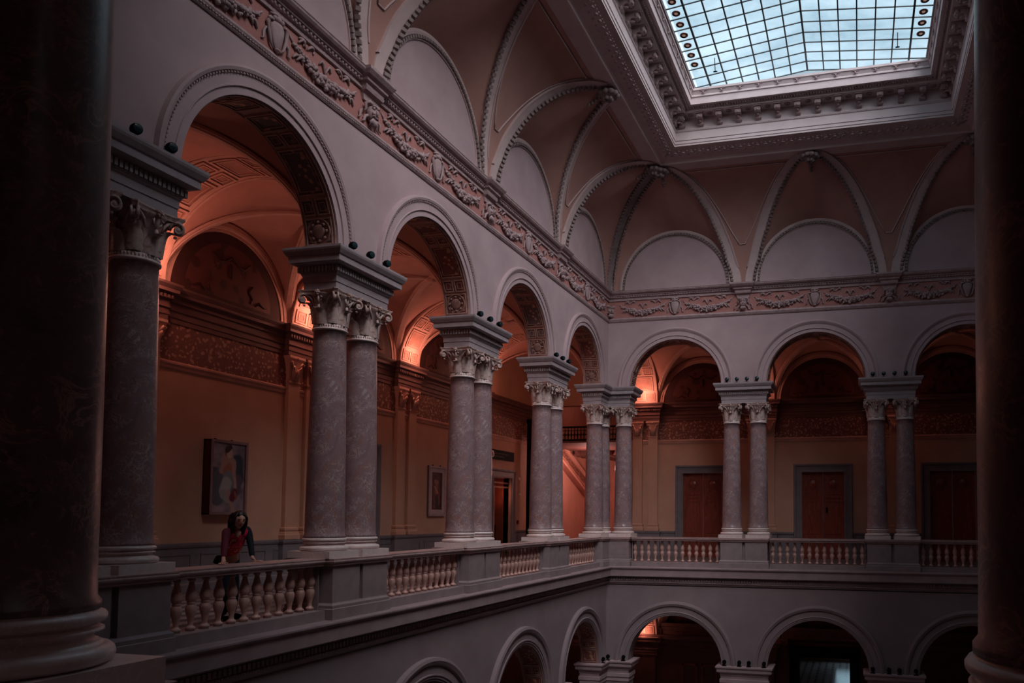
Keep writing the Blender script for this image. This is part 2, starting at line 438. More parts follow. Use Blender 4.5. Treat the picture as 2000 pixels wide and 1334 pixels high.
# ------------------------------------------------------------------ entablature frieze with garlands (trim)
def line_prof(pts, back=0.0): return [(back, pts[0][1])]+[(-d, z) for d, z in pts]+[(back, pts[-1][1])]
P_LOW = line_prof([(.02, 8.05), (.035, 8.07), (.03, 8.09), (.045, 8.10), (.06, 8.13), (.05, 8.15), (.035, 8.16), (.03, 8.185), (.012, 8.19)])
P_TOP = line_prof([(.02, 8.75), (.05, 8.755), (.055, 8.79), (.03, 8.80), (.03, 8.85), (.07, 8.86), (.075, 8.90), (.11, 8.91), (.115, 8.94), (.17, 8.965), (.20, 9.0), (.205, 9.03), (.215, 9.04), (.215, 9.055)])
def garland_mb(w):
    """festoon hanging between x=0 and x=w, sag below"""
    rnd = random.Random(5); mb = MB(); n = 34
    zf = lambda t: .10-.30*sin(pi*t)**.8 if 0 < t < 1 else .10
    pts = [(w*i/n, 0, zf(i/n)) for i in range(n+1)]
    mb.tube([(p[0], -.012, p[2]+.01) for p in pts], [.014+.03*sin(pi*i/n) for i in range(n+1)], 7)
    for i in range(2, n-1):
        t = i/n; fat = sin(pi*t)**.9
        for q in range(2+int(6*fat)):
            a = rnd.uniform(-.6, pi+.6); rr = .08*fat*rnd.uniform(.4, 1.1)
            r = rnd.uniform(.022, .042)*(.6+.5*fat)
            mb.ball((pts[i][0]+rnd.uniform(-.02, .02), -.012-abs(sin(a))*rr*.8-.01, pts[i][2]+cos(a)*rr*1.25), r, 6, 4)
    # ribbon leaves above
    def curl(x, z, s, l, up=1):
        p = []
        for k in range(9):
            u = k/8; p.append((x+s*(l*u), -.012-.02*sin(pi*u), z+up*(.09*sin(pi*u*.9))+.05*u*u))
        mb.tube(p, [.012+.012*sin(pi*k/8) for k in range(9)], 5)
    for x, s in ((w*.5, -1), (w*.5, 1)): curl(x, -.06, s, .14, 1.6)
    for x, s in ((w*.24, 1), (w*.22, -1), (w*.76, -1), (w*.78, 1), (w*.12, 1), (w*.88, -1)): curl(x, .10, s, .16, .8)
    for x, s in ((w*.10, 1), (w*.9, -1), (w*.05, 1), (w*.95, -1)): curl(x, -.19, s, .13, .7)
    for x in (.16, .84, .30, .70): mb.ball((w*x, -.015, .17), .022, 6, 4, (1.6, 1, 1)); mb.ball((w*x+.05, -.015, .13), .018, 6, 4, (1, 1, 1.6))
    return mb
def cartouche_mb():
    mb = MB()
    pr = [(.0, -.24), (.05, -.22), (.08, -.14), (.125, .0), (.135, .10), (.10, .15), (.0, .16)]
    # shield: half-lathe bulging out
    n = 14; vs = []; fs = []
    for (r, z) in pr:
        for i in range(n+1):
            a = pi*i/n; vs.append((r*cos(a), -.035-.05*sin(a)*min(1, r*9), z))
    for j in range(len(pr)-1):
        for i in range(n): q = j*(n+1)+i; fs.append((q, q+1, q+n+2, q+n+1))
    mb.add(vs, fs, True)
    for s in (-1, 1):
        mb.tube([(s*.06, -.03, -.24), (s*.13, -.04, -.17), (s*.17, -.045, -.02), (s*.19, -.04, .10), (s*.15, -.05, .17), (s*.10, -.06, .15)], [.012, .022, .026, .03, .028, .02], 8)
        mb.ball((s*.17, -.05, .15), .032, 8, 5); mb.ball((s*.07, -.05, .20), .04, 8, 5); mb.tube([(s*.2, -.02, .0), (s*.25, -.03, -.08), (s*.24, -.02, -.18), (s*.29, -.02, -.2)], [.018, .022, .016, .01], 6)
    mb.ball((0, -.05, .20), .055, 8, 5); mb.ball((0, -.04, .26), .035, 8, 5); mb.ball((0, -.05, -.24), .04, 8, 5, (1.3, 1, .7))
    mb.tube([(-.14, -.03, .24), (-.06, -.05, .27), (.06, -.05, .27), (.14, -.03, .24)], .02, 6)
    return mb
def mask_mb():
    """grotesque face under each ressaut"""
    mb = MB()
    mb.ball((0, -.06, -.03), .11, 14, 10, (1, .9, 1.35))
    mb.ball((0, -.165, -.04), .03, 8, 6, (.8, 1, 1.7))                     # nose
    for s in (-1, 1):
        mb.ball((s*.05, -.14, .02), .028, 8, 5, (1.2, .7, .7)); mb.tube([(s*.015, -.155, .04), (s*.05, -.165, .065), (s*.095, -.13, .05)], .014, 6)
        mb.ball((s*.055, -.135, -.06), .035, 8, 5, (1, .8, 1))
        mb.tube([(s*.04, -.10, .10), (s*.12, -.09, .12), (s*.17, -.06, .08), (s*.15, -.05, .0), (s*.19, -.04, -.06)], [.03, .035, .03, .025, .015], 7)
        mb.tube([(s*.10, -.05, -.10), (s*.16, -.04, -.14), (s*.17, -.03, -.22), (s*.23, -.02, -.24)], [.025, .028, .022, .012], 7)
        mb.tube([(s*.22, -.02, -.05), (s*.28, -.03, -.10), (s*.27, -.02, -.19), (s*.32, -.02, -.22)], [.014, .022, .018, .01], 6)
        mb.tube([(s*.02, -.15, -.105), (s*.06, -.14, -.10), (s*.08, -.12, -.13)], .012, 5)
        for q in range(3): mb.tube([(s*.02*q, -.12, -.15), (s*(.02+.03*q), -.10, -.21), (s*.035*q, -.07, -.26)], [.022, .024, .008], 6)
    mb.box(-.035, .035, -.155, -.12, -.125, -.115)
    return mb
me_gar = garland_mb(1.62).mesh('garland', M['stucco'])
me_car = cartouche_mb().mesh('cartouche', M['stucco'])
me_mask = mask_mb().mesh('mask', M['stucco'])
egg = MB()
def eggs(x0, x1, y, z, step, r=.028):
    mb = MB(); n = int((x1-x0)/step); 
    for i in range(n+1):
        x = x0+(x1-x0)*i/n; mb.ball((x, y, z), r, 6, 4, (.95, 1, 1.35))
    return mb
def ressaut(hw):
    mb = MB()
    # crown profile returned round a block standing .10 proud, tapering below to the mask
    lv = [(.05, 8.60, .19), (.06, 8.70, .22), (.13, 8.74, .25), (.15, 8.79, .26), (.135, 8.80, .25), (.14, 8.85, .27), (.19, 8.87, .30), (.19, 8.91, .31), (.25, 8.95, .35), (.30, 9.01, .38), (.305, 9.055, .39)]
    vs = []
    for d, z, w in lv: vs += [(-w, 0, z), (-w, -d, z), (w, -d, z), (w, 0, z)]
    fs = []
    for j in range(len(lv)-1):
        for q in range(3): fs.append((4*j+q, 4*j+q+1, 4*j+5+q, 4*j+4+q))
    e = 4*(len(lv)-1); fs += [(e, e+1, e+2, e+3), (3, 2, 1, 0)]
    return mb.add(vs, fs)
me_res = ressaut(.39).mesh('ressaut', M['stucco'])
for ti, fr in enumerate(('left', 'back', 'right', 'near')):
    mb = MB(); mitre_x(mb, 0, LEN[fr], P_LOW); mitre_x(mb, 0, LEN[fr], P_TOP)
    t = put(mb.build('trim_%d' % (ti+1), M['stucco'], None, 'structure'), fr)
    fz = MB(); mitre_x(fz, 0, LEN[fr], [(0, 8.185), (-.012, 8.185), (-.012, 8.755), (0, 8.755)])
    fz.build('frieze_ground', M['friezepink'], t)
    if fr in ('left', 'back'):
        eggs(.12, LEN[fr]-.12, -.075, 8.885, .085).build('egg_moulding', M['stucco'], t, 'stuff')
        mb = MB(); n = int(LEN[fr]/.05)
        for i in range(n): x = LEN[fr]*(i+.5)/n; mb.box(x-.014, x+.014, -.052, -.03, 8.085, 8.105)
        mb.build('bead_row', M['stucco'], t, 'stuff')
        mb = MB(); n = int(LEN[fr]/.046)
        for i in range(n): x = LEN[fr]*(i+.5)/n; mb.box(x-.013, x+.013, -.175, -.15, 8.945, 8.962)
        ps = piers(fr); cs = centers(fr)
        for c in cs:
            child('cartouche', me_car, t, (c, -.01, 8.47))
            for x in (c-2.25+.33, c+.25): child('garland', me_gar, t, (x+.02, -.012, 8.53))
        for x in ps[1:-1]: child('ressaut', me_res, t, (x, 0, 0)); child('mask', me_mask, t, (x, -.02, 8.46))
        for x in (ps[0]+.02, ps[-1]-.02):
            child('mask', me_mask, t, (x, -.06, 8.46), pi/4 if x < 1 else -pi/4)

# ------------------------------------------------------------------ vault (ceiling)
A_C, Z_C, H_C = 2.35, 9.05, 3.17
def zc(d): return Z_C+H_C*sqrt(max(0, 1-((A_C-min(max(d, 0), A_C))/A_C)**2))
WT = [(0, 1.88), (.075, 1.70), (.355, 1.42), (.865, 1.05), (1.495, .60), (1.925, .27), (2.12, .10), (2.2, .0)]
def wd_(d):
    for (a, b), (c, e) in zip(WT, WT[1:]):
        if d <= c: return b+(e-b)*(d-a)/(c-a)
    return 0
D_B = 2.2
NS = 26
DS = [D_B*(1-cos(pi/2*i/NS)) for i in range(NS+1)]     # dense near the wall
def rib_pt(c, s, d, off=0, lift=0):
    """point on the cove at depth d beside bay centre c on side s, off = away from the lunette"""
    z = zc(d); n = Vector((0, (A_C-d)/A_C*H_C, -(z-Z_C)/H_C*A_C)); 
    n = Vector((0, -(A_C-d)/A_C**2, -(z-Z_C)/H_C**2)); n.normalize()
    return Vector((c+s*(wd_(d)+off), -d, z))+n*lift
def vault(fr):
    cs, N_, LW = centers(fr), NB[fr], LEN[fr]
    root = put(empty('ceiling'), fr); root['kind'] = 'structure'; root['label'] = 'coved vault with lunettes above the %s wall' % fr
    last = N_-1
    # --- cove panels between neighbouring ribs
    mb = MB()
    for i in range(N_-1):
        a, b = cs[i], cs[i+1]
        mb.grid(lambda u, v: (lambda d: tuple((a+wd_(d))*(1-u)+(b-wd_(d))*u if q == 0 else (-d if q == 1 else zc(d)) for q in range(3)))(DS[int(round(v*NS))]), 6, NS)
    mb.build('cove_panel', M['pinkvault'], root)
    def band(c1, s, d0=0.0, o0=0.0, o1=.31, lift=.035):
        mb = MB(); vs = []; fs = []
        ds = [d for d in DS if d >= d0]
        for d in ds:
            for o, l in ((o0, 0), (o0, lift), (o1, lift), (o1, 0)): vs.append(tuple(rib_pt(c1, s, d, min(o, 2.25-wd_(d)), l)))
        for j in range(len(ds)-1):
            for q in range(3): fs.append((4*j+q, 4*j+q+1, 4*j+5+q, 4*j+4+q))
        return mb.add(vs, fs, False)
    def along(c1, s, off, lift, step, sz):
        mb = MB(); pts = [rib_pt(c1, s, d/60*D_B, off, lift) for d in range(0, 61)]
        # equally spaced dentils
        acc = 0; nxt = .03
        # dense near wall
        pts = [rib_pt(c1, s, D_B*(1-cos(pi/2*k/160)), off, lift) for k in range(161)]
        for p, q in zip(pts, pts[1:]):
            seg = (q-p).length
            while acc+seg > nxt:
                t = (nxt-acc)/seg; c = p.lerp(q, t); dr = (q-p).normalized()
                mt = Matrix.Translation(c) @ dr.to_track_quat('Z', 'Y').to_matrix().to_4x4()
                mb.box(-sz/2, sz/2, -sz/2, sz/2, -step*.27, step*.27, mt); nxt += step
            acc += seg
        return mb
    # lunette vaults
    def edge(c, s, d, corner):
        if corner:
            e = min(d, 2.2); x = (e+.0) if s < 0 else (LW-e)
            q_ = e*(2.2875/2.2)+.15*(1-e/2.2); x = q_ if s < 0 else LW-q_
            return Vector((x, -e, zc(e)))
        return rib_pt(c, s, d)
    for i, c in enumerate(cs):
        mb = MB(); vs = []; fs = []; nr = 5
        for j in range(2*NS+1):
            th = pi/2*j/NS; s = 1 if j <= NS else -1; t2 = th if j <= NS else pi-th
            corner = (i == 0 and s < 0) or (i == last and s > 0)
            p0 = Vector((c+1.86*cos(th), 0, 9.12+1.86*sin(th)))
            if j == NS: p1 = Vector((c, -D_B, zc(D_B)))
            else: p1 = edge(c, s, D_B*(1-cos(t2)), corner)
            for k in range(nr+1): vs.append(tuple(p0.lerp(p1, k/nr)))
        for j in range(2*NS):
            for k in range(nr): q = j*(nr+1)+k; fs.append((q, q+1, q+nr+2, q+nr+1))
        mb.add(vs, fs, True)
        mb.build('lunette_vault', M['pinkvault'], root)
        # lunette arch moulding on the wall, with beads
        pr = [(1.70, 0), (1.70, .03), (1.715, .03), (1.72, .015), (1.79, .015), (1.795, .05), (1.84, .06), (1.90, .04), (1.90, 0)]
        mbm = ring_sweep(c, 9.12, pr, 40); mbm.build('lunette_arch', M['ribband'], root)
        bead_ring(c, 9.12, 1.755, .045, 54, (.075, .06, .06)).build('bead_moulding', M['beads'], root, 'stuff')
        # ribs
        for s in (-1, 1):
            if (i == 0 and s < 0) or (i == last and s > 0): continue
            band(c, s).build('rib', M['ribband'], root)
            band(c, s, .02, .30, .335, .06).build('rib_moulding', M['ribband'], root)
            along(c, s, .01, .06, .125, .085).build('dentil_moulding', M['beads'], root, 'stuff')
        # boss
        b = MB(); rb = random.Random(i+3)
        z0 = zc(2.16)-.12
        b.ball((c, -2.12, z0), .22, 14, 8, (1, 1, .65))
        for q in range(10):
            an = 2*pi*q/10; b.ball((c+.22*cos(an), -2.12+.22*sin(an), z0-.03), .08, 6, 5, (1, 1, .8))
        for q in range(6):
            an = 2*pi*q/6; b.ball((c+.09*cos(an), -2.12+.09*sin(an), z0-.13), .06, 6, 4)
        for q in range(5): b.ball((c, -2.0+.09*q-.16+.18, z0-.02-.05*q), .055, 6, 4)
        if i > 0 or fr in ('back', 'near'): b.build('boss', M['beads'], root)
    # inner frame line of the cove panels and the band at the top
    for i in range(N_-1):
        a, b2 = cs[i], cs[i+1]; mb = MB()
        pts = []
        ds = [d for d in DS if .14 < d < 1.88]
        oo = lambda d: .37+.24*math.exp(-(d-.15)/.28)
        for d in ds: pts.append(rib_pt(a, 1, d, oo(d), .012))
        for d in reversed(ds): pts.append(rib_pt(b2, -1, d, oo(d), .012))
        # keep the two sides from crossing near the pier
        pl = [p for p in pts[:len(ds)] if p.x < (a+b2)/2-.01]; prr = [p for p in pts[len(ds):] if p.x > (a+b2)/2+.01]
        mb.tube(pl+prr+[pl[0]], .018, 6)
        mb.build('panel_moulding', M['ribband'], root)
    for i in range(N_-1):
        a, b2 = cs[i], cs[i+1]; mb = MB()
        mb.grid(lambda u, v: (lambda d: (a+wd_(d)+(b2-a-2*wd_(d))*u, -d, zc(d)-.02))(1.95+.2*v), 4, 5); mb.build('top_band', M['ribband'], root)
    # flat band and guilloche up to the skylight frame
    zb = zc(2.16)
    mb = MB(); mitre_x(mb, 0, LW, [(-2.12, zb+.01), (-2.12, zb-.03), (-2.30, zb-.01), (-2.32, zb-.045), (-2.37, zb-.045), (-2.39, zb+.0), (-2.43, zb+.03), (-2.92, 12.42), (-2.92, 12.6), (-2.1, 12.6)])
    mb.build('border_band', M['ribband'], root)
    g = MB(); n = int((LW-5.2)/.12)
    for k in range(n):
        x = 2.6+(LW-5.2)*(k+.5)/n; zz = zb+.03+(12.42-zb-.03)*.5-.02
        mt = Matrix.Translation((x, -2.66, zz))
        g.ball((x, -2.66+.06*(1 if k % 2 else -1), zz), .05, 6, 4, (1.2, 1, .5)); g.ball((x, -2.54, zz-.0), .02, 5, 3); g.ball((x, -2.78, zz+.03), .02, 5, 3)
    g.build('guilloche', M['stucco'], root, 'stuff')
    return root
VA = {fr: vault(fr) for fr in ('left', 'back', 'right', 'near')}
# corner ribs (diagonal) with twin dentil rows
def corner_rib(cx, cy, sx, sy, root):
    mb = MB(); vs = []; fs = []; K = 40
    pts = []
    for j in range(K+1):
        d = 2.25*(1-cos(pi/2*j/K)); z = zc(d); n = Vector((sx*(A_C-d), sy*(A_C-d), -(z-Z_C)*.9)).normalized()
        pts.append((Vector((cx+sx*d, cy+sy*d, z)), n, d))
    side = Vector((-sy, sx, 0)).normalized()
    def wdt(d): return .17+.02*d
    for p, n, d in pts:
        w = wdt(d)
        for a, b in ((-w, -.05), (-w, .06), (w, .06), (w, -.05)): vs.append(tuple(p+side*a+n*b))
    for j in range(K):
        for q in range(3): fs.append((4*j+q, 4*j+q+1, 4*j+5+q, 4*j+4+q))
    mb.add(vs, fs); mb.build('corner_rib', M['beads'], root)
    dn = MB(); acc = 0; nxt = .03
    for (p, n, d), (q, n2, d2) in zip(pts, pts[1:]):
        seg = (q-p).length
        while acc+seg > nxt:
            t = (nxt-acc)/seg; c = p.lerp(q, t); dr = (q-p).normalized(); w = wdt(d)
            R_ = Matrix((side, n, dr)).transposed().to_4x4()
            for s in (-1, 1): dn.box(-.04, .04, -.03, .08, -.036, .036, Matrix.Translation(c+side*s*(w-.035)+n*.07) @ R_)
            nxt += .125
        acc += seg
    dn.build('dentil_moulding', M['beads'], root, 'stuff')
cr = empty('ceiling'); cr['kind'] = 'structure'; cr['label'] = 'diagonal ribs in the corners of the coved vault'
for cx, cy, sx, sy in ((0, 0, 1, -1), (W, 0, -1, -1), (0, -L, 1, 1), (W, -L, -1, 1)): corner_rib(cx, cy, sx, sy, cr)

# ------------------------------------------------------------------ skylight
sky = empty('window_1'); sky['kind'] = 'structure'; sky['label'] = 'great glazed skylight with coffered cornice in the ceiling'
P_F = [(-2.9, 12.42), (-2.93, 12.42), (-2.93, 12.47), (-2.95, 12.48), (-2.95, 12.56), (-2.97, 12.57), (-2.97, 12.80), (-3.0, 12.82), (-3.0, 12.86), (-2.95, 12.875), (-2.95, 13.21),
       (-3.34, 13.21), (-3.34, 13.25), (-3.36, 13.255), (-3.36, 13.30), (-3.545, 13.30), (-3.55, 13.49), (-3.58, 13.50), (-3.58, 13.53), (-3.56, 13.56), (-3.60, 13.64), (-3.63, 13.66), (-3.63, 13.72), (-3.0, 13.80), (-2.8, 13.4)]
me_mod = MB()
def modillion():
    mb = MB(); w = .075
    # S-scroll bracket: profile in (d, z) extruded across x; d measured from the wall face at y=-2.95
    pr = [(0, -.28), (.05, -.29), (.09, -.26), (.10, -.20), (.13, -.16), (.20, -.15), (.26, -.17), (.31, -.14), (.33, -.08), (.31, -.035), (0, -.035)]
    mb.sweep([((-w, 0, 0), (0, -1, 0), (0, 0, 1)), ((w, 0, 0), (0, -1, 0), (0, 0, 1))], pr)
    mb.box(-w-.02, w+.02, -.36, 0, -.035, 0)
    mb.tube([(-w-.012, -.27, -.10), (w+.012, -.27, -.10)], .05, 10); mb.tube([(-w-.012, -.055, -.235), (w+.012, -.055, -.235)], .04, 10)
    mb.ball((0, -.31, -.12), .035, 6, 4, (1, 1, 1)); mb.ball((0, -.14, -.20), .05, 8, 5, (.9, 1.6, .5))
    return mb
me_mod = modillion().mesh('modillion', M['stucco'])
ros = MB(); ros.lathe([(.085, 0), (.085, -.02), (.07, -.03), (.06, -.012), (.0, -.012)], 14, cap=False); ros.ball((0, 0, -.02), .025, 6, 4)
for q in range(6): ros.ball((.045*cos(q*pi/3), .045*sin(q*pi/3), -.018), .016, 5, 3)
me_ros = ros.mesh('rosette', M['stucco'])
def flower_mb():
    mb = MB()
    for s in (-1, 1):
        mb.tube([(0, 0, 0), (s*.04, -.01, .04), (s*.09, -.005, .05), (s*.10, 0, .02)], [.012, .016, .014, .006], 6); mb.tube([(0, 0, 0), (s*.03, -.01, -.03), (s*.06, 0, -.04)], [.01, .012, .006], 5)
    mb.tube([(0, 0, -.05), (0, -.015, 0), (0, -.01, .05)], [.008, .018, .008], 6); return mb
me_fl = flower_mb().mesh('flower_ornament', M['stucco'])
for fr in ('left', 'back', 'right', 'near'):
    mb = MB(); mitre_x(mb, 0, LEN[fr], P_F); side = put(mb.build('skylight_cornice', M['fascia'], sky), fr)
    a, b = 2.95, LEN[fr]-2.95
    n = 14 if fr in ('back', 'near') else int(round((b-a)/.545))
    for k in range(n):
        x = a+.22+(b-a-.44)*k/(n-1); child('modillion', me_mod, side, (x, -2.95, 13.21))
        if k < n-1: child('rosette', me_ros, side, (x+(b-a-.44)/(n-1)/2, -3.14, 13.208))
    mb = MB(); a2 = 3.40; n = int((LEN[fr]-2*a2)/.075)
    for k in range(n): x = a2+(LEN[fr]-2*a2)*(k+.5)/n; mb.box(x-.02, x+.02, -3.46, -3.385, 13.245, 13.30) if False else mb.ball((x, -3.42, 13.275), .032, 6, 4, (.8, 1.3, 1.0))
    mb.build('egg_moulding', M['stucco'], side, 'stuff')
    mb = MB(); n = int((LEN[fr]-5.9)/.05)
    for k in range(n): x = 2.95+(LEN[fr]-5.9)*(k+.5)/n; mb.box(x-.014, x+.014, -3.01, -2.985, 12.835, 12.85)
    mb.build('bead_row', M['stucco'], side, 'stuff')
    n = int((LEN[fr]-7.3)/.52)
    for k in range(n): child('flower_ornament', me_fl, side, (3.65+(LEN[fr]-7.3)*(k+.5)/n, -3.595, 13.60))
# the glass: a low gable, panes .4486 wide
GX0, GX1, GY1 = 3.648, 9.928, -3.06
NP = 14; PW = (GX1-GX0)/NP; RW = .452
NR = int((L-2*3.06)/RW); 
GM = (GX0+GX1)/2; ZG, ZR = 13.80, 14.15
def zg(x): return ZR-(ZR-ZG)*abs(x-GM)/(GM-GX0)
pane_me = []
rows_near = 21
for i in range(NP):
    x0, x1 = GX0+PW*i+.014, GX0+PW*(i+1)-.014
    mb = MB(); z0, z1 = zg(x0)-zg(x0), zg(x1)-zg(x0)
    mb.add([(0, 0, 0), (x1-x0, 0, z1), (x1-x0, -(RW-.02), z1), (0, -(RW-.02), 0), (0, 0, .012), (x1-x0, 0, z1+.012), (x1-x0, -(RW-.02), z1+.012), (0, -(RW-.02), .012)],
           [(0, 1, 2, 3), (4, 7, 6, 5), (0, 4, 5, 1), (1, 5, 6, 2), (2, 6, 7, 3), (3, 7, 4, 0)])
    pane_me.append((x0, mb.mesh('pane', M['glass'])))
far = MB()
for j in range(NR):
    for i, (x0, me) in enumerate(pane_me):
        y = GY1-.01-RW*j
        if j < rows_near: child('pane', me, sky, (x0, y, zg(x0)))
        else:
            x1 = GX0+PW*(i+1)-.014
            far.quad((x0, y, zg(x0)), (x1, y, zg(x1)), (x1, y-RW+.02, zg(x1)), (x0, y-RW+.02, zg(x0)))
far.build('pane', M['glass'], sky, 'stuff')
YE = GY1-RW*NR
for i in range(NP+1):
    x = GX0+PW*i; big = .024 if i in (0, 7, 14, 1, 13) else .017
    mb = MB(); mb.box(-big, big, YE, GY1, -.035, .02); child('glazing_bar', mb.mesh('glazing_bar', M['bar']), sky, (x, 0, zg(x)))
mbh = MB()
for s in (-1, 1):
    x0 = GX0 if s < 0 else GX1
    mbh.add([(x0, -.011, ZG-.02), (GM, -.011, ZR-.02), (GM, .011, ZR-.02), (x0, .011, ZG-.02), (x0, -.011, ZG+.01), (GM, -.011, ZR+.01), (GM, .011, ZR+.01), (x0, .011, ZG+.01)],
            [(0, 1, 2, 3), (4, 7, 6, 5), (0, 4, 5, 1), (2, 6, 7, 3)])
me_hb = mbh.mesh('glazing_bar', M['bar'])
for j in range(NR+1): child('glazing_bar', me_hb, sky, (0, GY1-RW*j, 0))
for s, y in ((1, GY1+.02), (-1, YE-.02)):
    mb = MB(); mb.add([(GX0, y, ZG-.3), (GX1, y, ZG-.3), (GX1, y, ZG), (GM, y, ZR), (GX0, y, ZG)], [(0, 1, 2, 3, 4)]); mb.build('gable_pane', M['glass'], sky)
for s in (-1, 1):      # folding ladder rods hanging under the glass
    x = GM+s*2.35; mb = MB(); mb.tube([(x, -4.75, 13.86), (x, -4.62, 13.55)], .011, 6); mb.box(x-.05, x+.05, -4.64, -4.61, 13.54, 13.56)
    o = mb.build('hanging_rod', M['black'], sky)
mb = MB(); mb.box(-1, GX0+.02, -L-1, 1, 13.84, 14.0); mb.box(GX1-.02, W+1, -L-1, 1, 13.84, 14.0); mb.box(GX0, GX1, GY1, 1, 13.84, 14.0)
mb.box(GX0, GX1, -L-1, YE, 13.84, 14.0)
for a in ((-1, -.8, -L-1, 1), (W+.8, W+1, -L-1, 1), (-1, W+1, .8, 1), (-1, W+1, -L-1, -L-.8)): mb.box(*a, 8.2, 14.0)
mb.build('roof_light_block', M['block'], sky)  # unseen ring and sides added to keep sun from leaking in round the glass
for s in (0, 1):       # closing strip between cornice and glass
    mb = MB(); mb.box(*( (3.0, GX0+.02) if s == 0 else (GX1-.02, W-3.0)), YE, GY1, 13.74, 13.82); mb.build('frame_edge', M['ribband'], sky)
for y0, y1 in ((GY1-.02, -2.9), (-L+2.9, YE+.02)):
    mb = MB(); mb.box(3.0, W-3.0, y0, y1, 13.74, 13.82)
# downlights in the edge panes
dl = MB(); dl.lathe([(.105, 0), (.105, -.02), (.085, -.035), (.07, -.03), (.065, -.005), (.0, -.005)], 20, cap=False)
me_dl = dl.mesh('ring', M['bronze']); dl2 = MB(); dl2.ball((0, 0, -.012), .045, 10, 6, (1, 1, .5)); me_dl2 = dl2.mesh('lamp', M['lamp'])
ordn = ['first', 'second', 'third', 'fourth', 'fifth', 'sixth', 'seventh', 'eighth', 'ninth', 'tenth', 'eleventh', 'twelfth']
for s, nm, j0, n in ((0, 'left', 3, 10), (1, 'right', 3, 8)):
    for j in range(n):
        x = GX0+PW/2 if s == 0 else GX1-PW/2
        r = empty('downlight', (x, GY1-RW*(j+j0+.5), zg(x)-.004))
        tag(r, 'round bronze downlight in the %s edge panes of the skylight, %s from the far end' % (nm, ordn[j]), 'downlight', 'downlights along the %s edge of the skylight' % nm)
        child('ring', me_dl, r); child('lamp', me_dl2, r)

# ------------------------------------------------------------------ entablature blocks over the columns
def block_loft(mb, rects):
    """rects: list of (x0,x1,y0,y1,z); stacked loft"""
    vs = []; fs = []
    for x0, x1, y0, y1, z in rects: vs += [(x0, y0, z), (x1, y0, z), (x1, y1, z), (x0, y1, z)]
    for j in range(len(rects)-1):
        for q in range(4): q2 = (q+1) % 4; fs.append((4*j+q, 4*j+q2, 4*j+4+q2, 4*j+4+q))
    n = 4*(len(rects)-1); fs += [(3, 2, 1, 0), (n, n+1, n+2, n+3)]
    return mb.add(vs, fs)
def rect_levels(hx, y0, y1, lv): return [(-hx-p, hx+p, y0-p, y1+p, z) for p, z in lv]
ARCHI = [(0, 5.22), (0, 5.33), (.012, 5.335), (.012, 5.43), (.03, 5.45), (.03, 5.47)]
CORN = [(.035, 5.47), (.035, 5.58), (.075, 5.60), (.17, 5.625), (.17, 5.72), (.19, 5.73), (.225, 5.79), (.235, 5.82), (.235, 5.855)]
def entab(hx):
    t = {}
    a = block_loft(MB(), rect_levels(hx, 0, TH, ARCHI)); c = block_loft(MB(), rect_levels(hx, 0, TH, CORN))
    d = MB(); st = .062
    n = int((2*hx+.1)/st)
    for i in range(n+1):
        x = -hx-.05+(2*hx+.1)*i/n
        for y in (-.075, TH+.04): d.box(x-.02, x+.02, y, y+.035, 5.49, 5.575)
    n = int((TH+.1)/st)
    for i in range(n+1):
        y = -.05+(TH+.1)*i/n
        for x in (-hx-.075, hx+.04): d.box(x, x+.035, y-.02, y+.02, 5.49, 5.575)
    return a.mesh('architrave', M['block']), d.mesh('dentils', M['block']), c.mesh('cornice', M['block'])
me_ent = entab(.7165)
me_entc = entab(.70)
ord4 = ['nearest', 'second nearest', 'third nearest', 'fourth nearest', 'fifth nearest', 'sixth nearest']
def pier_phrase(fr, j):
    if fr == 'left': return {0: 'beside the dark foreground column', 1: 'beside the dark foreground column', 2: 'left of the big painting wall'}.get(j, '')
def place_label(fr, j):
    """j counts from local x=0"""
    if fr == 'left':
        k = 5-j    # 0 corner .. 5 near corner
        return {1: 'pair nearest the far left corner', 2: 'pair before the small print', 3: 'pair right of the woman',
                4: 'pair left of the woman', 0: 'far left corner', 5: 'near left corner'}[k]
    if fr == 'back': return {0: 'far left corner', 1: 'left pair of the far arcade', 2: 'right pair of the far arcade', 3: 'far right corner'}[j]
    if fr == 'near': return {1: 'right foreground pair', 2: 'left foreground pair', 0: 'near right corner', 3: 'near left corner'}[j]
    return '%s pair along the unseen right arcade' % ordn[j-1]
def dup_mesh_thing(name, label, cat, group, fr, x, y=0, z=0, rz=0, parts=()):
    r = put(empty(name), fr, x, y, z, rz); tag(r, label, cat, group)
    for nm, me in parts: obj(nm, me, r, 'stuff' if nm in ('dentils', 'bead_row') else None)
    return r
NEARFIX = .06
for fr in ('left', 'back', 'near', 'right'):
    ps = piers(fr)
    for j, x in enumerate(ps):
        if j in (0, len(ps)-1): continue
        dx = -NEARFIX if (fr == 'near' and j == 1) else 0
        dup_mesh_thing('entablature_block', 'grey entablature block with dentils over the '+place_label(fr, j), 'entablature', 'entablature blocks between columns and arches', fr, x+dx,
                       parts=zip(('architrave', 'dentils', 'cornice'), me_ent))
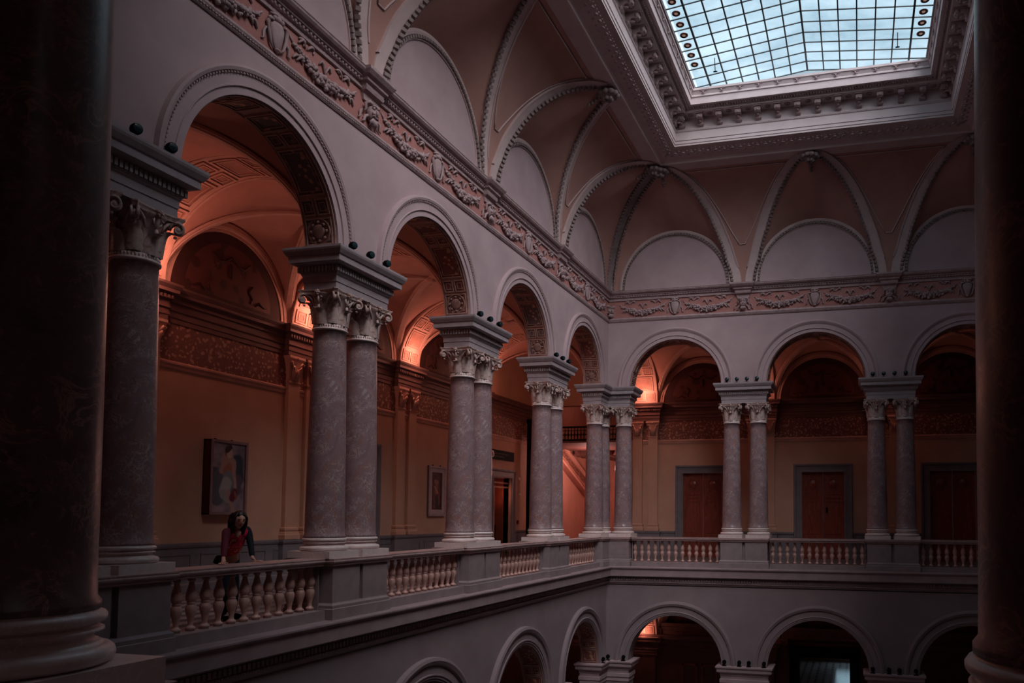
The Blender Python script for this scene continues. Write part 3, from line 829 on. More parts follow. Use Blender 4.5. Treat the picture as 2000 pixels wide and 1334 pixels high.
# corner blocks: L shaped
def corner_block(cx, cy, rz, lab):
    r = empty('entablature_block', (cx, cy, 0), rz); tag(r, 'angled grey entablature block over the '+lab, 'entablature')
    # local: arms along +X and along -Y from the corner at the origin, thickness behind (x<0 / y>0)
    e = .754
    def Lloft(lv):
        mb = MB(); vs = []; fs = []
        for p, z in lv:
            vs += [(-TH-p, TH+p, z), (e+p, TH+p, z), (e+p, -p, z), (p, -p, z), (p, -e-p, z), (-TH-p, -e-p, z)]
        for j in range(len(lv)-1):
            for q in range(6): q2 = (q+1) % 6; fs.append((6*j+q2, 6*j+q, 6*j+6+q, 6*j+6+q2))
        n = 6*(len(lv)-1)
        fs += [(3, 2, 1, 0), (5, 4, 3, 0), (n, n+1, n+2, n+3), (n, n+3, n+4, n+5)]
        return mb.add(vs, fs)
    Lloft(ARCHI).build('architrave', M['block'], r); Lloft(CORN).build('cornice', M['block'], r)
    d = MB(); st = .062
    for i in range(int(e/st)+1):
        s = .05+e*i/int(e/st); d.box(s-.02, s+.02, -.075, -.04, 5.49, 5.575); d.box(.04, .075, -s-.02, -s+.02, 5.49, 5.575)
    for i in range(int(TH/st)+1):
        s = TH*i/int(TH/st); d.box(e+.04, e+.075, s-.02, s+.02, 5.49, 5.575); d.box(-s-.02, -s+.02, -e-.075, -e-.04, 5.49, 5.575)
    d.build('dentils', M['block'], r, 'stuff')
CORNERS = [(0, 0, 0, 'far left corner cluster of columns'), (W, 0, -pi/2, 'far right corner'), (0, -L, pi/2, 'near left corner'), (W, -L, pi, 'near right corner')]
for c in CORNERS: corner_block(*c)

# ------------------------------------------------------------------ columns
NKR = .245
def leaf_mb(w, h, curl, r0, r1, zb, lobes=3):
    """acanthus leaf standing at angle 0 (pointing +X)"""
    def fn(u, v):
        t = v; a = (u-.5)*2
        wid = w*(1-.55*t**2.2)*(1+.14*abs(sin(t*pi*lobes*1.5)))*(.0 if t > .999 else 1)
        rr = r0+(r1-r0)*t**1.3+curl*max(0, t-.62)**1.4*3.2
        z = zb+h*(t if t < .8 else .8+(t-.8)*.2-(t-.8)**2*2.2)
        y = a*wid
        rr += .034*cos(a*pi*.5)-.022*abs(sin(a*pi*1.5))+.010*sin(t*pi*lobes*3)*abs(a)
        return (rr-abs(a)**2*.02, y, z)
    return MB().grid(fn, 6, 9)
def cap_mat():
    k = N('capital_marble'); v = k.coord(1); n = k.noise(v, 14, 4, .6, .4)
    col = k.ramp(n, [(.30, '#8a6052'), (.45, '#bfa39c'), (.7, '#cdb8b6')])
    return k.fin(col, .45, 0, .4)
M['cap'] = cap_mat()
def capital_parts():
    out = []
    H = .55
    bell = MB(); pr = [(.245, 0), (.245, .02), (.235, .05), (.237, .25), (.25, .36), (.285, .44), (.33, .475), (.33, .50)]
    n = 48; vs = []; fs = []
    for r, z in pr:
        for i in range(n):
            a = 2*pi*i/n; rr = r-(.012 if i % 2 else 0)*(1 if z < .35 else 0); vs.append((rr*cos(a), rr*sin(a), z))
    for j in range(len(pr)-1):
        for i in range(n): i2 = (i+1) % n; fs.append((j*n+i, j*n+i2, (j+1)*n+i2, (j+1)*n+i))
    bell.add(vs, fs, True); out.append(('capital', bell.mesh('capital', M['cap']), None, []))
    # sub-parts
    lf = leaf_mb(.095, .31, .16, .252, .275, .0)
    me_leaf = lf.mesh('acanthus_leaf', M['cap'])
    lf2 = leaf_mb(.085, .42, .15, .25, .31, .02); me_leaf2 = lf2.mesh('acanthus_leaf', M['cap'])
    subs = []
    for k in range(4): subs.append(('acanthus_leaf', me_leaf2, k*pi/2+pi/4)); subs.append(('acanthus_leaf', me_leaf, k*pi/2))
    # volute at 45deg
    vo = MB()
    for s in (-1, 1):
        pts = []
        for k in range(22):
            t = k/21; a = t*pi*2.6; rad = .085*(1-t)+.012
            pts.append((.405-rad*cos(a)*.9+.02, s*.035*(1-t*.2), .405+rad*sin(a)))
        vo.tube(pts, [.02*(1-.4*k/21) for k in range(22)], 6)
        vo.tube([(.26, s*.10, .30), (.29, s*.085, .40), (.33, s*.05, .455), (.37, s*.035, .47)], [.012, .02, .022, .02], 6)
    vo.ball((.43, 0, .405), .05, 8, 6, (1, .9, 1)); vo.ball((.40, 0, .31), .022, 6, 4)
    me_vo = vo.mesh('volute', M['cap'])
    for k in range(4): subs.append(('volute', me_vo, k*pi/2+pi/4))
    # abacus with concave sides
    ab = MB(); vs = []
    def ring(sc, z):
        o = []
        for k in range(4):
            for q in range(9):
                u = -1+2*q/9; conc = .055*(1-u*u)
                x, y = .365-conc, u*.365
                if q == 0: x, y = .375, -.335
                if q == 8: pass
                a = k*pi/2; o.append((sc*(x*cos(a)-y*sin(a)), sc*(x*sin(a)+y*cos(a)), z))
            a = k*pi/2; x, y = .375, .335; o.append((sc*(x*cos(a)-y*sin(a)), sc*(x*sin(a)+y*cos(a)), z))
        return o
    lv = [(.93, .48), (.94, .50), (.96, .515), (1.0, .535), (1.0, .550)]
    m_ = 40
    for sc, z in lv: vs += ring(sc, z)
    fs = []
    for j in range(len(lv)-1):
        for q in range(m_): q2 = (q+1) % m_; fs.append((j*m_+q, j*m_+q2, (j+1)*m_+q2, (j+1)*m_+q))
    fs.append(tuple(range(m_-1, -1, -1))); fs.append(tuple((len(lv)-1)*m_+q for q in range(m_)))
    ab.add(vs, fs); me_ab = ab.mesh('abacus', M['cap']); subs.append(('abacus', me_ab, 0))
    rs = MB(); 
    for q in range(5): a = 2*pi*q/5; rs.ball((.35, .03*cos(a), .492+.03*sin(a)), .024, 6, 4)
    rs.ball((.365, 0, .492), .022, 6, 4)
    rs.tube([(.285, 0, .30), (.31, .0, .38), (.335, 0, .47)], [.016, .022, .016], 6)
    for s in (-1, 1): rs.tube([(.29, 0, .33), (.31, s*.05, .37), (.325, s*.07, .42), (.315, s*.04, .44)], [.01, .017, .015, .008], 6)
    rs.ball((.30, 0, .27), .03, 6, 5, (.8, 1, 1.6))
    me_rs = rs.mesh('rosette', M['cap'])
    for k in range(4): subs.append(('rosette', me_rs, k*pi/2))
    return out[0][1], subs
me_cap, cap_subs = capital_parts()
prs = []

for i in range(17):
    t = i/16; z = 1.24+t*3.36; r = .30-.052*(t**1.7); prs.append((r, z))
prs = [(.318, 1.24), (.318, 1.265), (.303, 1.285)]+prs[1:]+[(.262, 4.60)]
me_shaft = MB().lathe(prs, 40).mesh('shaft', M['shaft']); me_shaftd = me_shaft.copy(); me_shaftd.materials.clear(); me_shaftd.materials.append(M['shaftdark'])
nk = MB(); nk.lathe([(.255, 4.575), (.275, 4.585), (.278, 4.605), (.255, 4.62), (.25, 4.625), (.25, 4.67)], 32)
for i in range(44): a = 2*pi*i/44; nk.ball((.252*cos(a), .252*sin(a), 4.645), .016, 5, 4, (.8, .8, 1.5))
me_neck = nk.mesh('neck_ring', M['base'])
me_plinth = MB().box(-.38, .38, -.38, .38, .92, 1.03).mesh('plinth', M['base'])
def torus_prof():
    p = [(.30, 1.03)]
    for k in range(7): a = -pi/2+pi*k/6; p.append((.333+.038*cos(a), 1.068+.036*sin(a)))
    p += [(.318, 1.107), (.318, 1.115)]
    for k in range(6): a = pi*k/5; p.append((.318-.022*sin(a), 1.115+.035*(1-cos(a))/2*1.0))
    p += [(.322, 1.152), (.33, 1.155), (.33, 1.163), (.318, 1.168), (.305, 1.175), (.318, 1.185)]
    for k in range(6): a = -pi/2+pi*k/5; p.append((.32+.02*cos(a), 1.207+.022*sin(a)))
    p += [(.315, 1.232), (.315, 1.24)]
    return p
me_base = MB().lathe(torus_prof(), 40).mesh('base', M['base'])
def column(label, group, dark=False):
    r = empty('column'); tag(r, label, 'column', group)
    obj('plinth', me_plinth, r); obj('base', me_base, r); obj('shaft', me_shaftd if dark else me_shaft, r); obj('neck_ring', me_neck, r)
    c = obj('capital', me_cap, r); c.location = (0, 0, 4.665)
    for nm, me, rz in cap_subs: child(nm, me, c, (0, 0, 0), rz)
    return r
OFF = .43
for fr in ('left', 'back', 'near'):
    ps = piers(fr)
    for j, x in enumerate(ps):
        if j in (0, len(ps)-1): continue
        for s in (-1, 1):
            if fr == 'near' and NEARFIX and j == 1: dx = -NEARFIX
            else: dx = 0
            if fr == 'left': w = 'left column' if s < 0 else 'right column'
            elif fr == 'back': w = 'left column' if s < 0 else 'right column'
            else: w = 'right column' if s < 0 else 'left column'
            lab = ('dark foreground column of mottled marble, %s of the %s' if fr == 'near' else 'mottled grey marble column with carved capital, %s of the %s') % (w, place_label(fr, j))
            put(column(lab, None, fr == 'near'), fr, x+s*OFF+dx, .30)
for nm, cx, cy, q in (('far left corner cluster', 0, 0, 0), ('far right corner cluster', W, 0, -pi/2)):
    for lx, ly, w in ((-.30, -.47, 'front left'), (.47, .30, 'front right'), (-.30, .30, 'rear')):
        c = column('mottled grey marble column, %s one of the three in the %s' % (w, nm), None)
        c.location = (cx+lx*cos(q)-ly*sin(q), cy+lx*sin(q)+ly*cos(q), 0)

# ------------------------------------------------------------------ pedestals, balustrades, ledge
RAILP = [(0, .795), (0, .80), (.03, .81), (.03, .835), (.045, .845), (.06, .865), (.06, .88), (.045, .893), (.05, .90), (.05, .915), (.04, .92)]
def pedestal():
    b = MB(); 
    block_loft(b, [(-.79, .79, -.10, .70, -.03), (-.79, .79, -.10, .70, .80)])
    hx = .745; parts = []
    die = MB(); 
    for s in (-1, 1): die.box(min(s*.045, s*.74), max(s*.045, s*.74), -.10, .70, .22, .80)
    die.box(-.06, .06, -.02, .62, .18, .80)
    bs = block_loft(MB(), [(-.79, .79, -.15, .75, -.03), (-.79, .79, -.15, .75, .135), (-.775, .775, -.135, .735, .145), (-.775, .775, -.135, .735, .19), (-.745, .745, -.105, .705, .22), (-.74, .74, -.1, .70, .23)])
    cp = block_loft(MB(), [(-.745-p, .745+p, -.105-p, .705+p, z) for p, z in RAILP])
    return die.mesh('die', M['ped']), bs.mesh('foot', M['ped']), cp.mesh('cap', M['rail'])
me_ped = pedestal()
for fr in ('left', 'back', 'near'):
    ps = piers(fr)
    for j, x in enumerate(ps):
        if j in (0, len(ps)-1): continue
        dx = -NEARFIX if (fr == 'near' and j == 1) else 0
        dup_mesh_thing('pedestal', 'grey stone double pedestal with moulded cap under the '+place_label(fr, j), 'pedestal', None, fr, x+dx, parts=zip(('die', 'foot', 'cap'), me_ped))
def corner_ped(cx, cy, rz, lab):
    r = empty('pedestal', (cx, cy, 0), rz); tag(r, 'angled grey stone corner pedestal under the '+lab, 'pedestal'); e = .78
    def Lb(lv, nm, mt):
        mb = MB(); vs = []; fs = []
        for p, z in lv: vs += [(-.705-p, .705+p, z), (e+p, .705+p, z), (e+p, -.105-p, z), (.105+p, -.105-p, z), (.105+p, -e-p, z), (-.705-p, -e-p, z)]
        for j in range(len(lv)-1):
            for q in range(6): q2 = (q+1) % 6; fs.append((6*j+q2, 6*j+q, 6*j+6+q, 6*j+6+q2))
        n = 6*(len(lv)-1); fs += [(3, 2, 1, 0), (5, 4, 3, 0), (n, n+1, n+2, n+3), (n, n+3, n+4, n+5)]
        mb.add(vs, fs).build(nm, mt, r)
    Lb([(0, .2), (0, .8)], 'die', M['ped']); Lb([(.05, -.03), (.05, .135), (.035, .145), (.035, .19), (0, .22), (0, .23)], 'foot', M['ped']); Lb(RAILP, 'cap', M['rail'])
for c in CORNERS[:2]: corner_ped(*c)
BP = [(.034, 0), (.052, .0), (.052, .018), (.060, .022), (.062, .04), (.05, .052), (.036, .062), (.03, .08), (.033, .12), (.044, .17), (.06, .225), (.068, .265), (.067, .295), (.055, .325), (.044, .338), (.05, .342), (.05, .356), (.044, .36),
      (.054, .375), (.066, .405), (.069, .435), (.062, .475), (.048, .525), (.036, .575), (.031, .61), (.033, .628), (.046, .636), (.046, .648), (.036, .655), (.046, .672)]
me_bal = MB().lathe([(r, z) for r, z in BP], 16).mesh('baluster', M['bal'])
def balustrade(fr, c, lab, n=13):
    r = put(empty('balustrade'), fr, c); tag(r, lab, 'balustrade')
    h = 1.44
    rl = MB(); extrude_x(rl, -h, h, [(.42, .80), (.05, .80)]+[(.04-p, z) for p, z in RAILP[1:]]+[(.40+p-.02, z) for p, z in reversed(RAILP[1:])]); rl.build('rail', M['rail'], r)
    pl = MB(); pl.box(-h, h, -.03, .46, -.03, .125); pl.build('plinth', M['ped'], r)
    for k in range(n): child('baluster', me_bal, r, (-1.365+2.73*k/(n-1), .19, .125))
    for s in (-1, 1):   # half balusters engaged in the pedestals are left as plain returns
        mb = MB(); mb.box(min(s*1.435, s*1.45), max(s*1.435, s*1.45), .10, .28, .12, .80); mb.build('end_block', M['ped'], r)
    return r
lb = ['hidden behind the dark left foreground column', 'that the leaning woman rests her hands on', 'right of the leaning woman, second along the left arcade', 'third along the left arcade, before the sign', 'small and last before the far left corner']
for i, c in enumerate(centers('left')): balustrade('left', c, 'balustrade with pink balusters '+lb[i])
lb = ['left bay of the far arcade', 'middle bay of the far arcade', 'right bay of the far arcade']
for i, c in enumerate(centers('back')): balustrade('back', c, 'stone balustrade with turned pink balusters, '+lb[i])
balustrade('near', centers('near')[1], 'stone balustrade between the dark foreground columns')
P_LEDGE = [(.80, -.30), (.80, -.03), (-.16, -.03), (-.235, -.035), (-.25, -.05), (-.25, -.075), (-.235, -.10), (-.205, -.115), (-.20, -.14), (-.20, -.335), (-.17, -.345), (-.10, -.36), (-.09, -.38), (-.04, -.385), (-.04, -.50),
           (-.07, -.515), (-.07, -.545), (-.045, -.57), (-.03, -.60), (0, -.62), (0, -.64), (.60, -.64), (.60, -.30)]
for ti, fr in enumerate(('left', 'back', 'right', 'near')):
    mb = MB(); k = [(min(y, .8), z) for y, z in P_LEDGE]
    vs = []
    for (y, z) in k: vs.append((0-y, y, z))
    for (y, z) in k: vs.append((LEN[fr]+y, y, z))
    n = len(k); mb.add(vs, [(q, (q+1) % n, n+(q+1) % n, n+q) for q in range(n)])
    t = put(mb.build('trim_%d' % (ti+5), M['ledge'], None, 'structure'), fr)
    if fr in ('left', 'back'):
        d = MB(); n = int(LEN[fr]/.085)
        for i in range(n): x = LEN[fr]*(i+.5)/n; d.box(x-.026, x+.026, -.09, -.035, -.485, -.40)
        d.build('dentils', M['ledge'], t, 'stuff')
        d = MB(); n = int(LEN[fr]/.05)
        for i in range(n): x = LEN[fr]*(i+.5)/n; d.ball((x, -.075, -.53), .016, 5, 3)
        d.build('bead_row', M['ledge'], t, 'stuff')
# spotlights standing on the cornices
sp = MB(); sp.lathe([(.0, -.065), (.045, -.05), (.062, -.01), (.062, .035), (.055, .055), (.0, .05)], 14, cap=False)
me_sp1 = sp.mesh('housing', M['black']); s2 = MB(); s2.lathe([(.05, .057), (.03, .062), (0, .064)], 14, cap=False); me_sp2 = s2.mesh('lens', M['teal'])
s3 = MB(); s3.tube([(0, 0, -.10), (0, 0, -.05)], .012, 6); s3.box(-.07, .07, -.05, .05, -.115, -.10); me_sp3 = s3.mesh('bracket', M['black'])
def spotlight(loc, dirv, label, scale=1.0):
    r = empty('spotlight', loc); tag(r, label, 'spotlight', 'small spotlights standing on the cornices')
    q = Vector(dirv).to_track_quat('Z', 'Y').to_euler()
    for nm, me in (('housing', me_sp1), ('lens', me_sp2)): o = obj(nm, me, r); o.rotation_euler = q
    obj('bracket', me_sp3, r)
pos4 = ['leftmost', 'second from left', 'third from left', 'rightmost']
for j in (1, 2):
    x = piers('back')[j]
    for k, dx in enumerate((-.52, -.20, .12, .44)):
        spotlight((x+dx, -.13, 5.97), (0, -1, .15), '%s black spotlight on the block over the %s' % (pos4[k], place_label('back', j)))
for j in range(1, 5):
    y = -L+piers('left')[j]
    for k, dy in enumerate((-.50, -.02, .46)):
        spotlight((.13, y+dy, 5.97), (1, -.3, .0), '%s black spotlight on the block over the %s' % (('left', 'middle', 'right')[k], place_label('left', j)))
# impost cornices of the lower storey
IMP = [(0, -3.75), (.03, -3.74), (.03, -3.62), (.06, -3.60), (.06, -3.50), (.03, -3.48), (.03, -3.40), (.05, -3.38), (.05, -3.32), (.14, -3.26), (.14, -3.18), (.18, -3.13), (.18, -3.09), (.10, -3.07)]
me_imp = block_loft(MB(), rect_levels(.7165, 0, TH, IMP)).mesh('impost', M['plaster'])
for fr in ('left', 'back'):
    ps = piers(fr)
    for j, x in enumerate(ps):
        if j in (0, len(ps)-1): continue
        o = put(obj('impost_cornice', me_imp), fr, x); tag(o, 'pale moulded impost cornice on the lower pier below the '+place_label(fr, j), 'cornice')
def lloft_obj(name, lv, mat, e, cx, cy, rz, lab, cat):
    mb = MB(); vs = []; fs = []
    for p, z in lv: vs += [(-TH-p, TH+p, z), (e+p, TH+p, z), (e+p, -p, z), (p, -p, z), (p, -e-p, z), (-TH-p, -e-p, z)]
    for j in range(len(lv)-1):
        for q in range(6): q2 = (q+1) % 6; fs.append((6*j+q2, 6*j+q, 6*j+6+q, 6*j+6+q2))
    n = 6*(len(lv)-1); fs += [(3, 2, 1, 0), (5, 4, 3, 0), (n, n+1, n+2, n+3), (n, n+3, n+4, n+5)]
    o = mb.add(vs, fs).build(name, mat); o.location = (cx, cy, 0); o.rotation_euler = (0, 0, rz); tag(o, lab, cat); return o
lloft_obj('impost_cornice', IMP, M['plaster'], .754, 0, 0, 0, 'angled moulded impost cornice on the lower far left corner pier', 'cornice')
lloft_obj('impost_cornice', IMP, M['plaster'], .754, W, 0, -pi/2, 'angled moulded impost cornice on the lower far right corner pier', 'cornice')
for j in (1, 2):
    x = piers('back')[j]
    for k, dx in enumerate((-.62, -.15, .15, .62)):
        spotlight((x+dx, -.08, -2.96), (0, 1, .4), '%s tiny spotlight on the impost below the %s' % (pos4[k], place_label('back', j)))
for k, (x, y) in enumerate(((.10, -.62), (.10, -.12), (.62, -.10))):
    spotlight((x, y, -2.96), (0, 1, .4), '%s tiny black spotlight on the lower impost of the far left corner' % ('left', 'middle', 'right')[k])

# ------------------------------------------------------------------ galleries
GD = 4.77
for nm, (x0, x1, y0, y1) in {'floor': (-GD-.3, 0, -L-GD, GD+.3), 'floor.001': (0, W, 0, GD+.3), 'floor.002': (W, W+GD+.3, -L-GD, GD+.3), 'floor.003': (0, W, -L-GD, -L)}.items():
    mb = MB(); mb.box(x0, x1, y0, y1, -.30, .06); mb.build('floor', M['floor2' if nm in ('floor.001', 'floor.003') else 'floor'], None, 'structure')
mb = MB(); mb.box(-10, W+8, -L-8, 20, -7.2, -7.0); mb.build('floor', M['hallfloor'], None, 'structure')
# floor of the stair hall
mb = MB(); mb.box(-8, 6, GD+.3, 13, -.30, .06); mb.build('floor', M['floor'], None, 'structure')
def ext_wall(name, fr, x0, x1, y, z0, z1, holes, mat, th=.3):
    """outer gallery wall with door holes [(xc, halfwidth, ztop, zbottom)]"""
    mb = MB(); xs = [x0]
    hs = sorted(holes)
    cur = x0
    for (c, h, zt, zb) in hs:
        mb.box(cur, c-h, y, y+th, z0, z1); mb.box(c-h, c+h, y, y+th, zt, z1)
        if zb > z0: mb.box(c-h, c+h, y, y+th, z0, zb)
        cur = c+h
    mb.box(cur, x1, y, y+th, z0, z1)
    o = mb.build(name, mat, None, 'structure'); return put(o, fr)
DOOR_H, DOOR_W = 3.25, .76
# left outer wall: doors in bay k=2..., back wall: a door in every bay
cl, cb = centers('left'), centers('back')
lholes = [(cl[3-0]-0*BAY if False else L-6.7875, DOOR_W, DOOR_H, .06), (L+2.12, .78, 3.02, .06), (L-6.7875+.0, DOOR_W, -3.5, -7.0)]
wall_gl = ext_wall('wall_outer_left', 'left', -GD, L+GD, GD, -.3, 8.2, [(L-6.7875, DOOR_W, DOOR_H, .06), (L+2.12, .78, 3.02, .06)], M['galwall'])
wall_gb = ext_wall('wall_outer_back', 'back', -.85, W+GD, GD, -.3, 8.2, [(c, DOOR_W, DOOR_H, .06) for c in cb], M['galwall'])
ext_wall('wall_outer_back', 'back', -GD-.3, -.85, GD, 6.0, 8.2, [], M['galwall'])
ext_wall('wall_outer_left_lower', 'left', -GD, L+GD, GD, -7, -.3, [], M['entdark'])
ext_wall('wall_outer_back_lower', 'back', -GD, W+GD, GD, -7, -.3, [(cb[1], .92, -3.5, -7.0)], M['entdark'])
ext_wall('wall_outer_right', 'right', -GD, L+GD, GD, -7, 8.2, [], M['galwall'])
ext_wall('wall_outer_near', 'near', -GD, W+GD, GD, -7, 8.2, [], M['galwall'])
P_ENT = [(0, 5.29), (.03, 5.29), (.03, 5.38), (.045, 5.39), (.045, 5.50), (.07, 5.52), (.05, 5.53), (.05, 5.66), (.08, 5.68), (.08, 5.76), (.16, 5.80), (.16, 5.86), (.20, 5.93), (.21, 5.97), (.10, 5.99), (0, 5.99)]
P_BANDLOW = [(0, 4.40), (.02, 4.41), (.03, 4.45), (.02, 4.47), (.045, 4.50), (.045, 4.54), (.012, 4.56), (.012, 5.29), (0, 5.29)]
P_DADO = [(0, .06), (.06, .06), (.06, .22), (.045, .24), (.03, .25), (.03, .93), (.055, .95), (.07, .99), (.07, 1.03), (0, 1.04)]
def gal_trim(fr, x0, x1, parent, gaps):
    # dado with recessed panels, broken at door openings
    segs = []; cur = x0
    for a, b in gaps: segs.append((cur, a)); cur = b
    segs.append((cur, x1))
    mb = MB(); 
    for a, b in segs:
        extrude_x(mb, a, b, [(GD-d, z) for d, z in P_DADO])
    mb.build('dado', M['dado'], parent)
    for a, b in segs:
        n = max(1, int((b-a)/1.0))
        for k in range(n):
            p, q = a+(b-a)*k/n+.12, a+(b-a)*(k+1)/n-.12
            m2 = MB()
            for (u, v, s, t) in ((p, q, .34, .365), (p, q, .80, .825), (p, p+.025, .365, .80), (q-.025, q, .365, .80)): m2.box(u, v, GD-.045, GD-.028, s, t)
            m2.build('dado_panel', M['dado'], parent)
    mb = MB(); extrude_x(mb, x0, x1, [(GD-d, z) for d, z in P_ENT]); mb.build('entablature', M['entdark'], parent)
    mb = MB(); extrude_x(mb, x0, x1, [(GD-d, z) for d, z in P_BANDLOW[:7]]+[(GD, 4.56)]); mb.build('picture_rail', M['vaultrib'], parent)
    mb = MB(); mb.box(x0, x1, GD-.012, GD, 4.56, 5.29); mb.build('vine_frieze', M['vine'], parent)
def pil_pair(fr, x, parent, label=None):
    """two pilasters with their entablature ressaut against the outer wall"""
    for s in (-1, 1):
        mb = MB(); mb.box(-.185, .185, -.10, 0, 1.04, 4.66); g = mb.build('pilaster', M['galwall'], parent); g.location = (x+s*.31, GD, 0)
        mb = MB(); block_loft(mb, [(-.185-p, .185+p, -.10-p, 0, z) for p, z in ((.07, 1.04), (.07, 1.14), (.055, 1.16), (.05, 1.20), (.03, 1.21), (.045, 1.26), (.04, 1.30), (.0, 1.32))]); mb.build('base', M['galwall'], g)
        cp = MB(); block_loft(cp, [(-.185-p, .185+p, -.10-p, 0, z) for p, z in ((.02, 4.66), (.02, 4.69), (0, 4.70), (.0, 4.9), (.05, 5.15), (.07, 5.20), (.08, 5.22), (.08, 5.28))])
        for t in (-1, 1):
            cp.tube([(t*.06, -.11, 4.72), (t*.09, -.15, 4.95), (t*.13, -.19, 5.03), (t*.16, -.18, 4.98)], [.04, .045, .03, .015], 6)
            cp.tube([(t*.10, -.12, 5.0), (t*.18, -.17, 5.14), (t*.22, -.18, 5.12), (t*.20, -.18, 5.07)], [.02, .028, .026, .015], 6)
        cp.tube([(0, -.11, 4.72), (0, -.14, 4.9), (0, -.19, 4.97)], [.045, .05, .02], 6); cp.ball((0, -.19, 5.22), .035, 6, 4)
        cp.build('capital', M['vaultrib'], g)
    mb = MB(); block_loft(mb, [(-.56-p+x, .56+p+x, GD-.12-p, GD, z) for p, z in P_ENT[1:-1]]); mb.build('ressaut', M['entdark'], parent)
    mb = MB()
    for k in range(15): u = x-.6+1.2*k/14; mb.box(u-.025, u+.025, GD-.235, GD-.17, 5.69, 5.755)
    mb.build('dentils', M['entdark'], parent, 'stuff')
    mb = MB(); block_loft(mb, [(-.56-p+x, .56+p+x, GD-.12-p, GD, z) for p, z in P_DADO[1:-1]]); mb.build('pedestal', M['dado'], parent)
def door_case(parent, x, hw, zt, mat, z0=.06):
    """marble surround of a door, half width hw of the opening, top zt"""
    mb = MB(); o = .31
    prof = [(0, 0), (.05, 0), (.05, .06), (.035, .075), (.035, .20), (.06, .22), (.075, .25), (.075, .29), (0, .31)]
    # sweep along the U-shaped path
    path = [((x-hw, GD, z0), (-1, 0, 0), (0, -1, 0)), ((x-hw, GD, zt), (-1, 0, 1), (0, -1, 0)), ((x+hw, GD, zt), (1, 0, 1), (0, -1, 0)), ((x+hw, GD, z0), (1, 0, 0), (0, -1, 0))]
    mb.sweep(path, [(b, a) for a, b in prof]); mb.build('door_frame', mat, parent)
def door_leaves(parent, x, hw, zt, mat, y=GD+.10, z0=.06):
    for s in (-1, 1):
        a, b = (x-hw, x-.008) if s < 0 else (x+.008, x+hw)
        mb = MB(); mb.box(a, b, y+.02, y+.06, z0, zt)
        st = .085
        zz = [z0, z0+.14, z0+.72, z0+.88, zt-1.10, zt-.99, zt-.83, zt-.75, zt-.12, zt]
        mb.box(a, a+st, y, y+.03, z0, zt); mb.box(b-st, b, y, y+.03, z0, zt)
        for p, q in ((0, 1), (2, 3), (4, 5), (6, 7), (8, 9)): mb.box(a+st, b-st, y, y+.03, zz[p], zz[q])
        g = mb.build('door_leaf', mat, parent)
        # raised fields
        for (p, q) in ((1, 2), (3, 4), (5, 6)):
            m2 = MB(); i = .035; block_loft(m2, [(0, 0, 0, 0, 0)]*0 or [(a+st+i, b-st-i, y, y+.03, zz[p]+i), (a+st+i, b-st-i, y, y+.03, zz[q]-i)]); m2.build('field', mat, g)
        m2 = MB(); cx = (a+b)/2; cz = (zz[7]+zz[8])/2
        m2.sweep([((cx+.215*cos(k*pi/4+pi/8), y+.01, cz+.215*sin(k*pi/4+pi/8)), (cos(k*pi/4+pi/8), 0, sin(k*pi/4+pi/8)), (0, -1, 0)) for k in range(8)], [(-.02, 0), (.02, 0), (.02, .02), (-.02, .02)], closed=True)
        m2.lathe([(.17, .0), (.16, .012), (0, .012)], 8, cap=False, mat=Matrix.Translation((cx, y+.01, cz)) @ Matrix.Rotation(pi/2, 4, 'X') @ Matrix.Rotation(pi/8, 4, 'Z'))
        m2.build('field', mat, g)
cs_gap = lambda c, h: (c-h-.31, c+h+.31)
gl = put(empty('trim_9'), 'left'); gl['kind'] = 'structure'; gl['label'] = 'dado, leaf frieze and entablature on the left gallery wall'
gal_trim('left', -GD, L+GD, gl, [cs_gap(L-6.7875, DOOR_W), cs_gap(L+2.12, .78)])
for x in piers('left'): pil_pair('left', x, gl)
gb = put(empty('trim_10'), 'back'); gb['kind'] = 'structure'; gb['label'] = 'dado, leaf frieze and entablature on the far gallery wall'
gal_trim('back', -.85, W+GD, gb, [cs_gap(c, DOOR_W) for c in cb])
for x in piers('back'): pil_pair('back', x, gb)
dn = 1
def door_thing(fr, x, hw, zt):
    global dn
    r = put(empty('door_%d' % dn), fr); r['kind'] = 'structure'; dn += 1
    door_case(r, x, hw, zt, M['dado']); return r
for i, c in enumerate(cb):
    r = door_thing('back', c, DOOR_W, DOOR_H); r['label'] = 'double wooden panelled door in a grey stone frame, %s of three on the far wall' % ('left', 'middle', 'right')[i]
    door_leaves(r, c, DOOR_W, DOOR_H, M['wood'])
    if i == 1:
        mb = MB(); mb.box(c+.10, c+.17, GD+.07, GD+.10, 1.75, 1.95); mb.build('lock_plate', M['black'], r)
r = door_thing('left', L-6.7875, DOOR_W, DOOR_H); r['label'] = 'doorway in grey stone frame mostly hidden behind the column pair'; door_leaves(r, L-6.7875, DOOR_W, DOOR_H, M['wood'])
r = door_thing('left', L+2.12, .78, 3.02); r['label'] = 'dark wooden lift doorway below the black sign'
M['redwood'] = plain('red_wood', '#94503e', '#7c4030', 3, .4, .05)
mb = MB(); mb.box(L+2.12-.78, L+2.12+.78, GD+.62, GD+.66, .06, 3.02); mb.box(L+2.12-.82, L+2.12-.78, GD+.1, GD+.66, .06, 3.02); mb.box(L+2.12+.78, L+2.12+.82, GD+.1, GD+.66, .06, 3.02); mb.build('back_panel', M['redwood'], r)
mb = MB(); mb.box(L+2.12-.78, L+2.12+.78, GD+.12, GD+.2, 2.80, 2.86); mb.box(L+2.12-.78, L+2.12+.78, GD+.12, GD+.2, 2.64, 2.70); mb.box(L+2.12-.40, L+2.12-.36, GD+.12, GD+.18, .06, 2.64); mb.build('transom', M['vaultrib'], r)
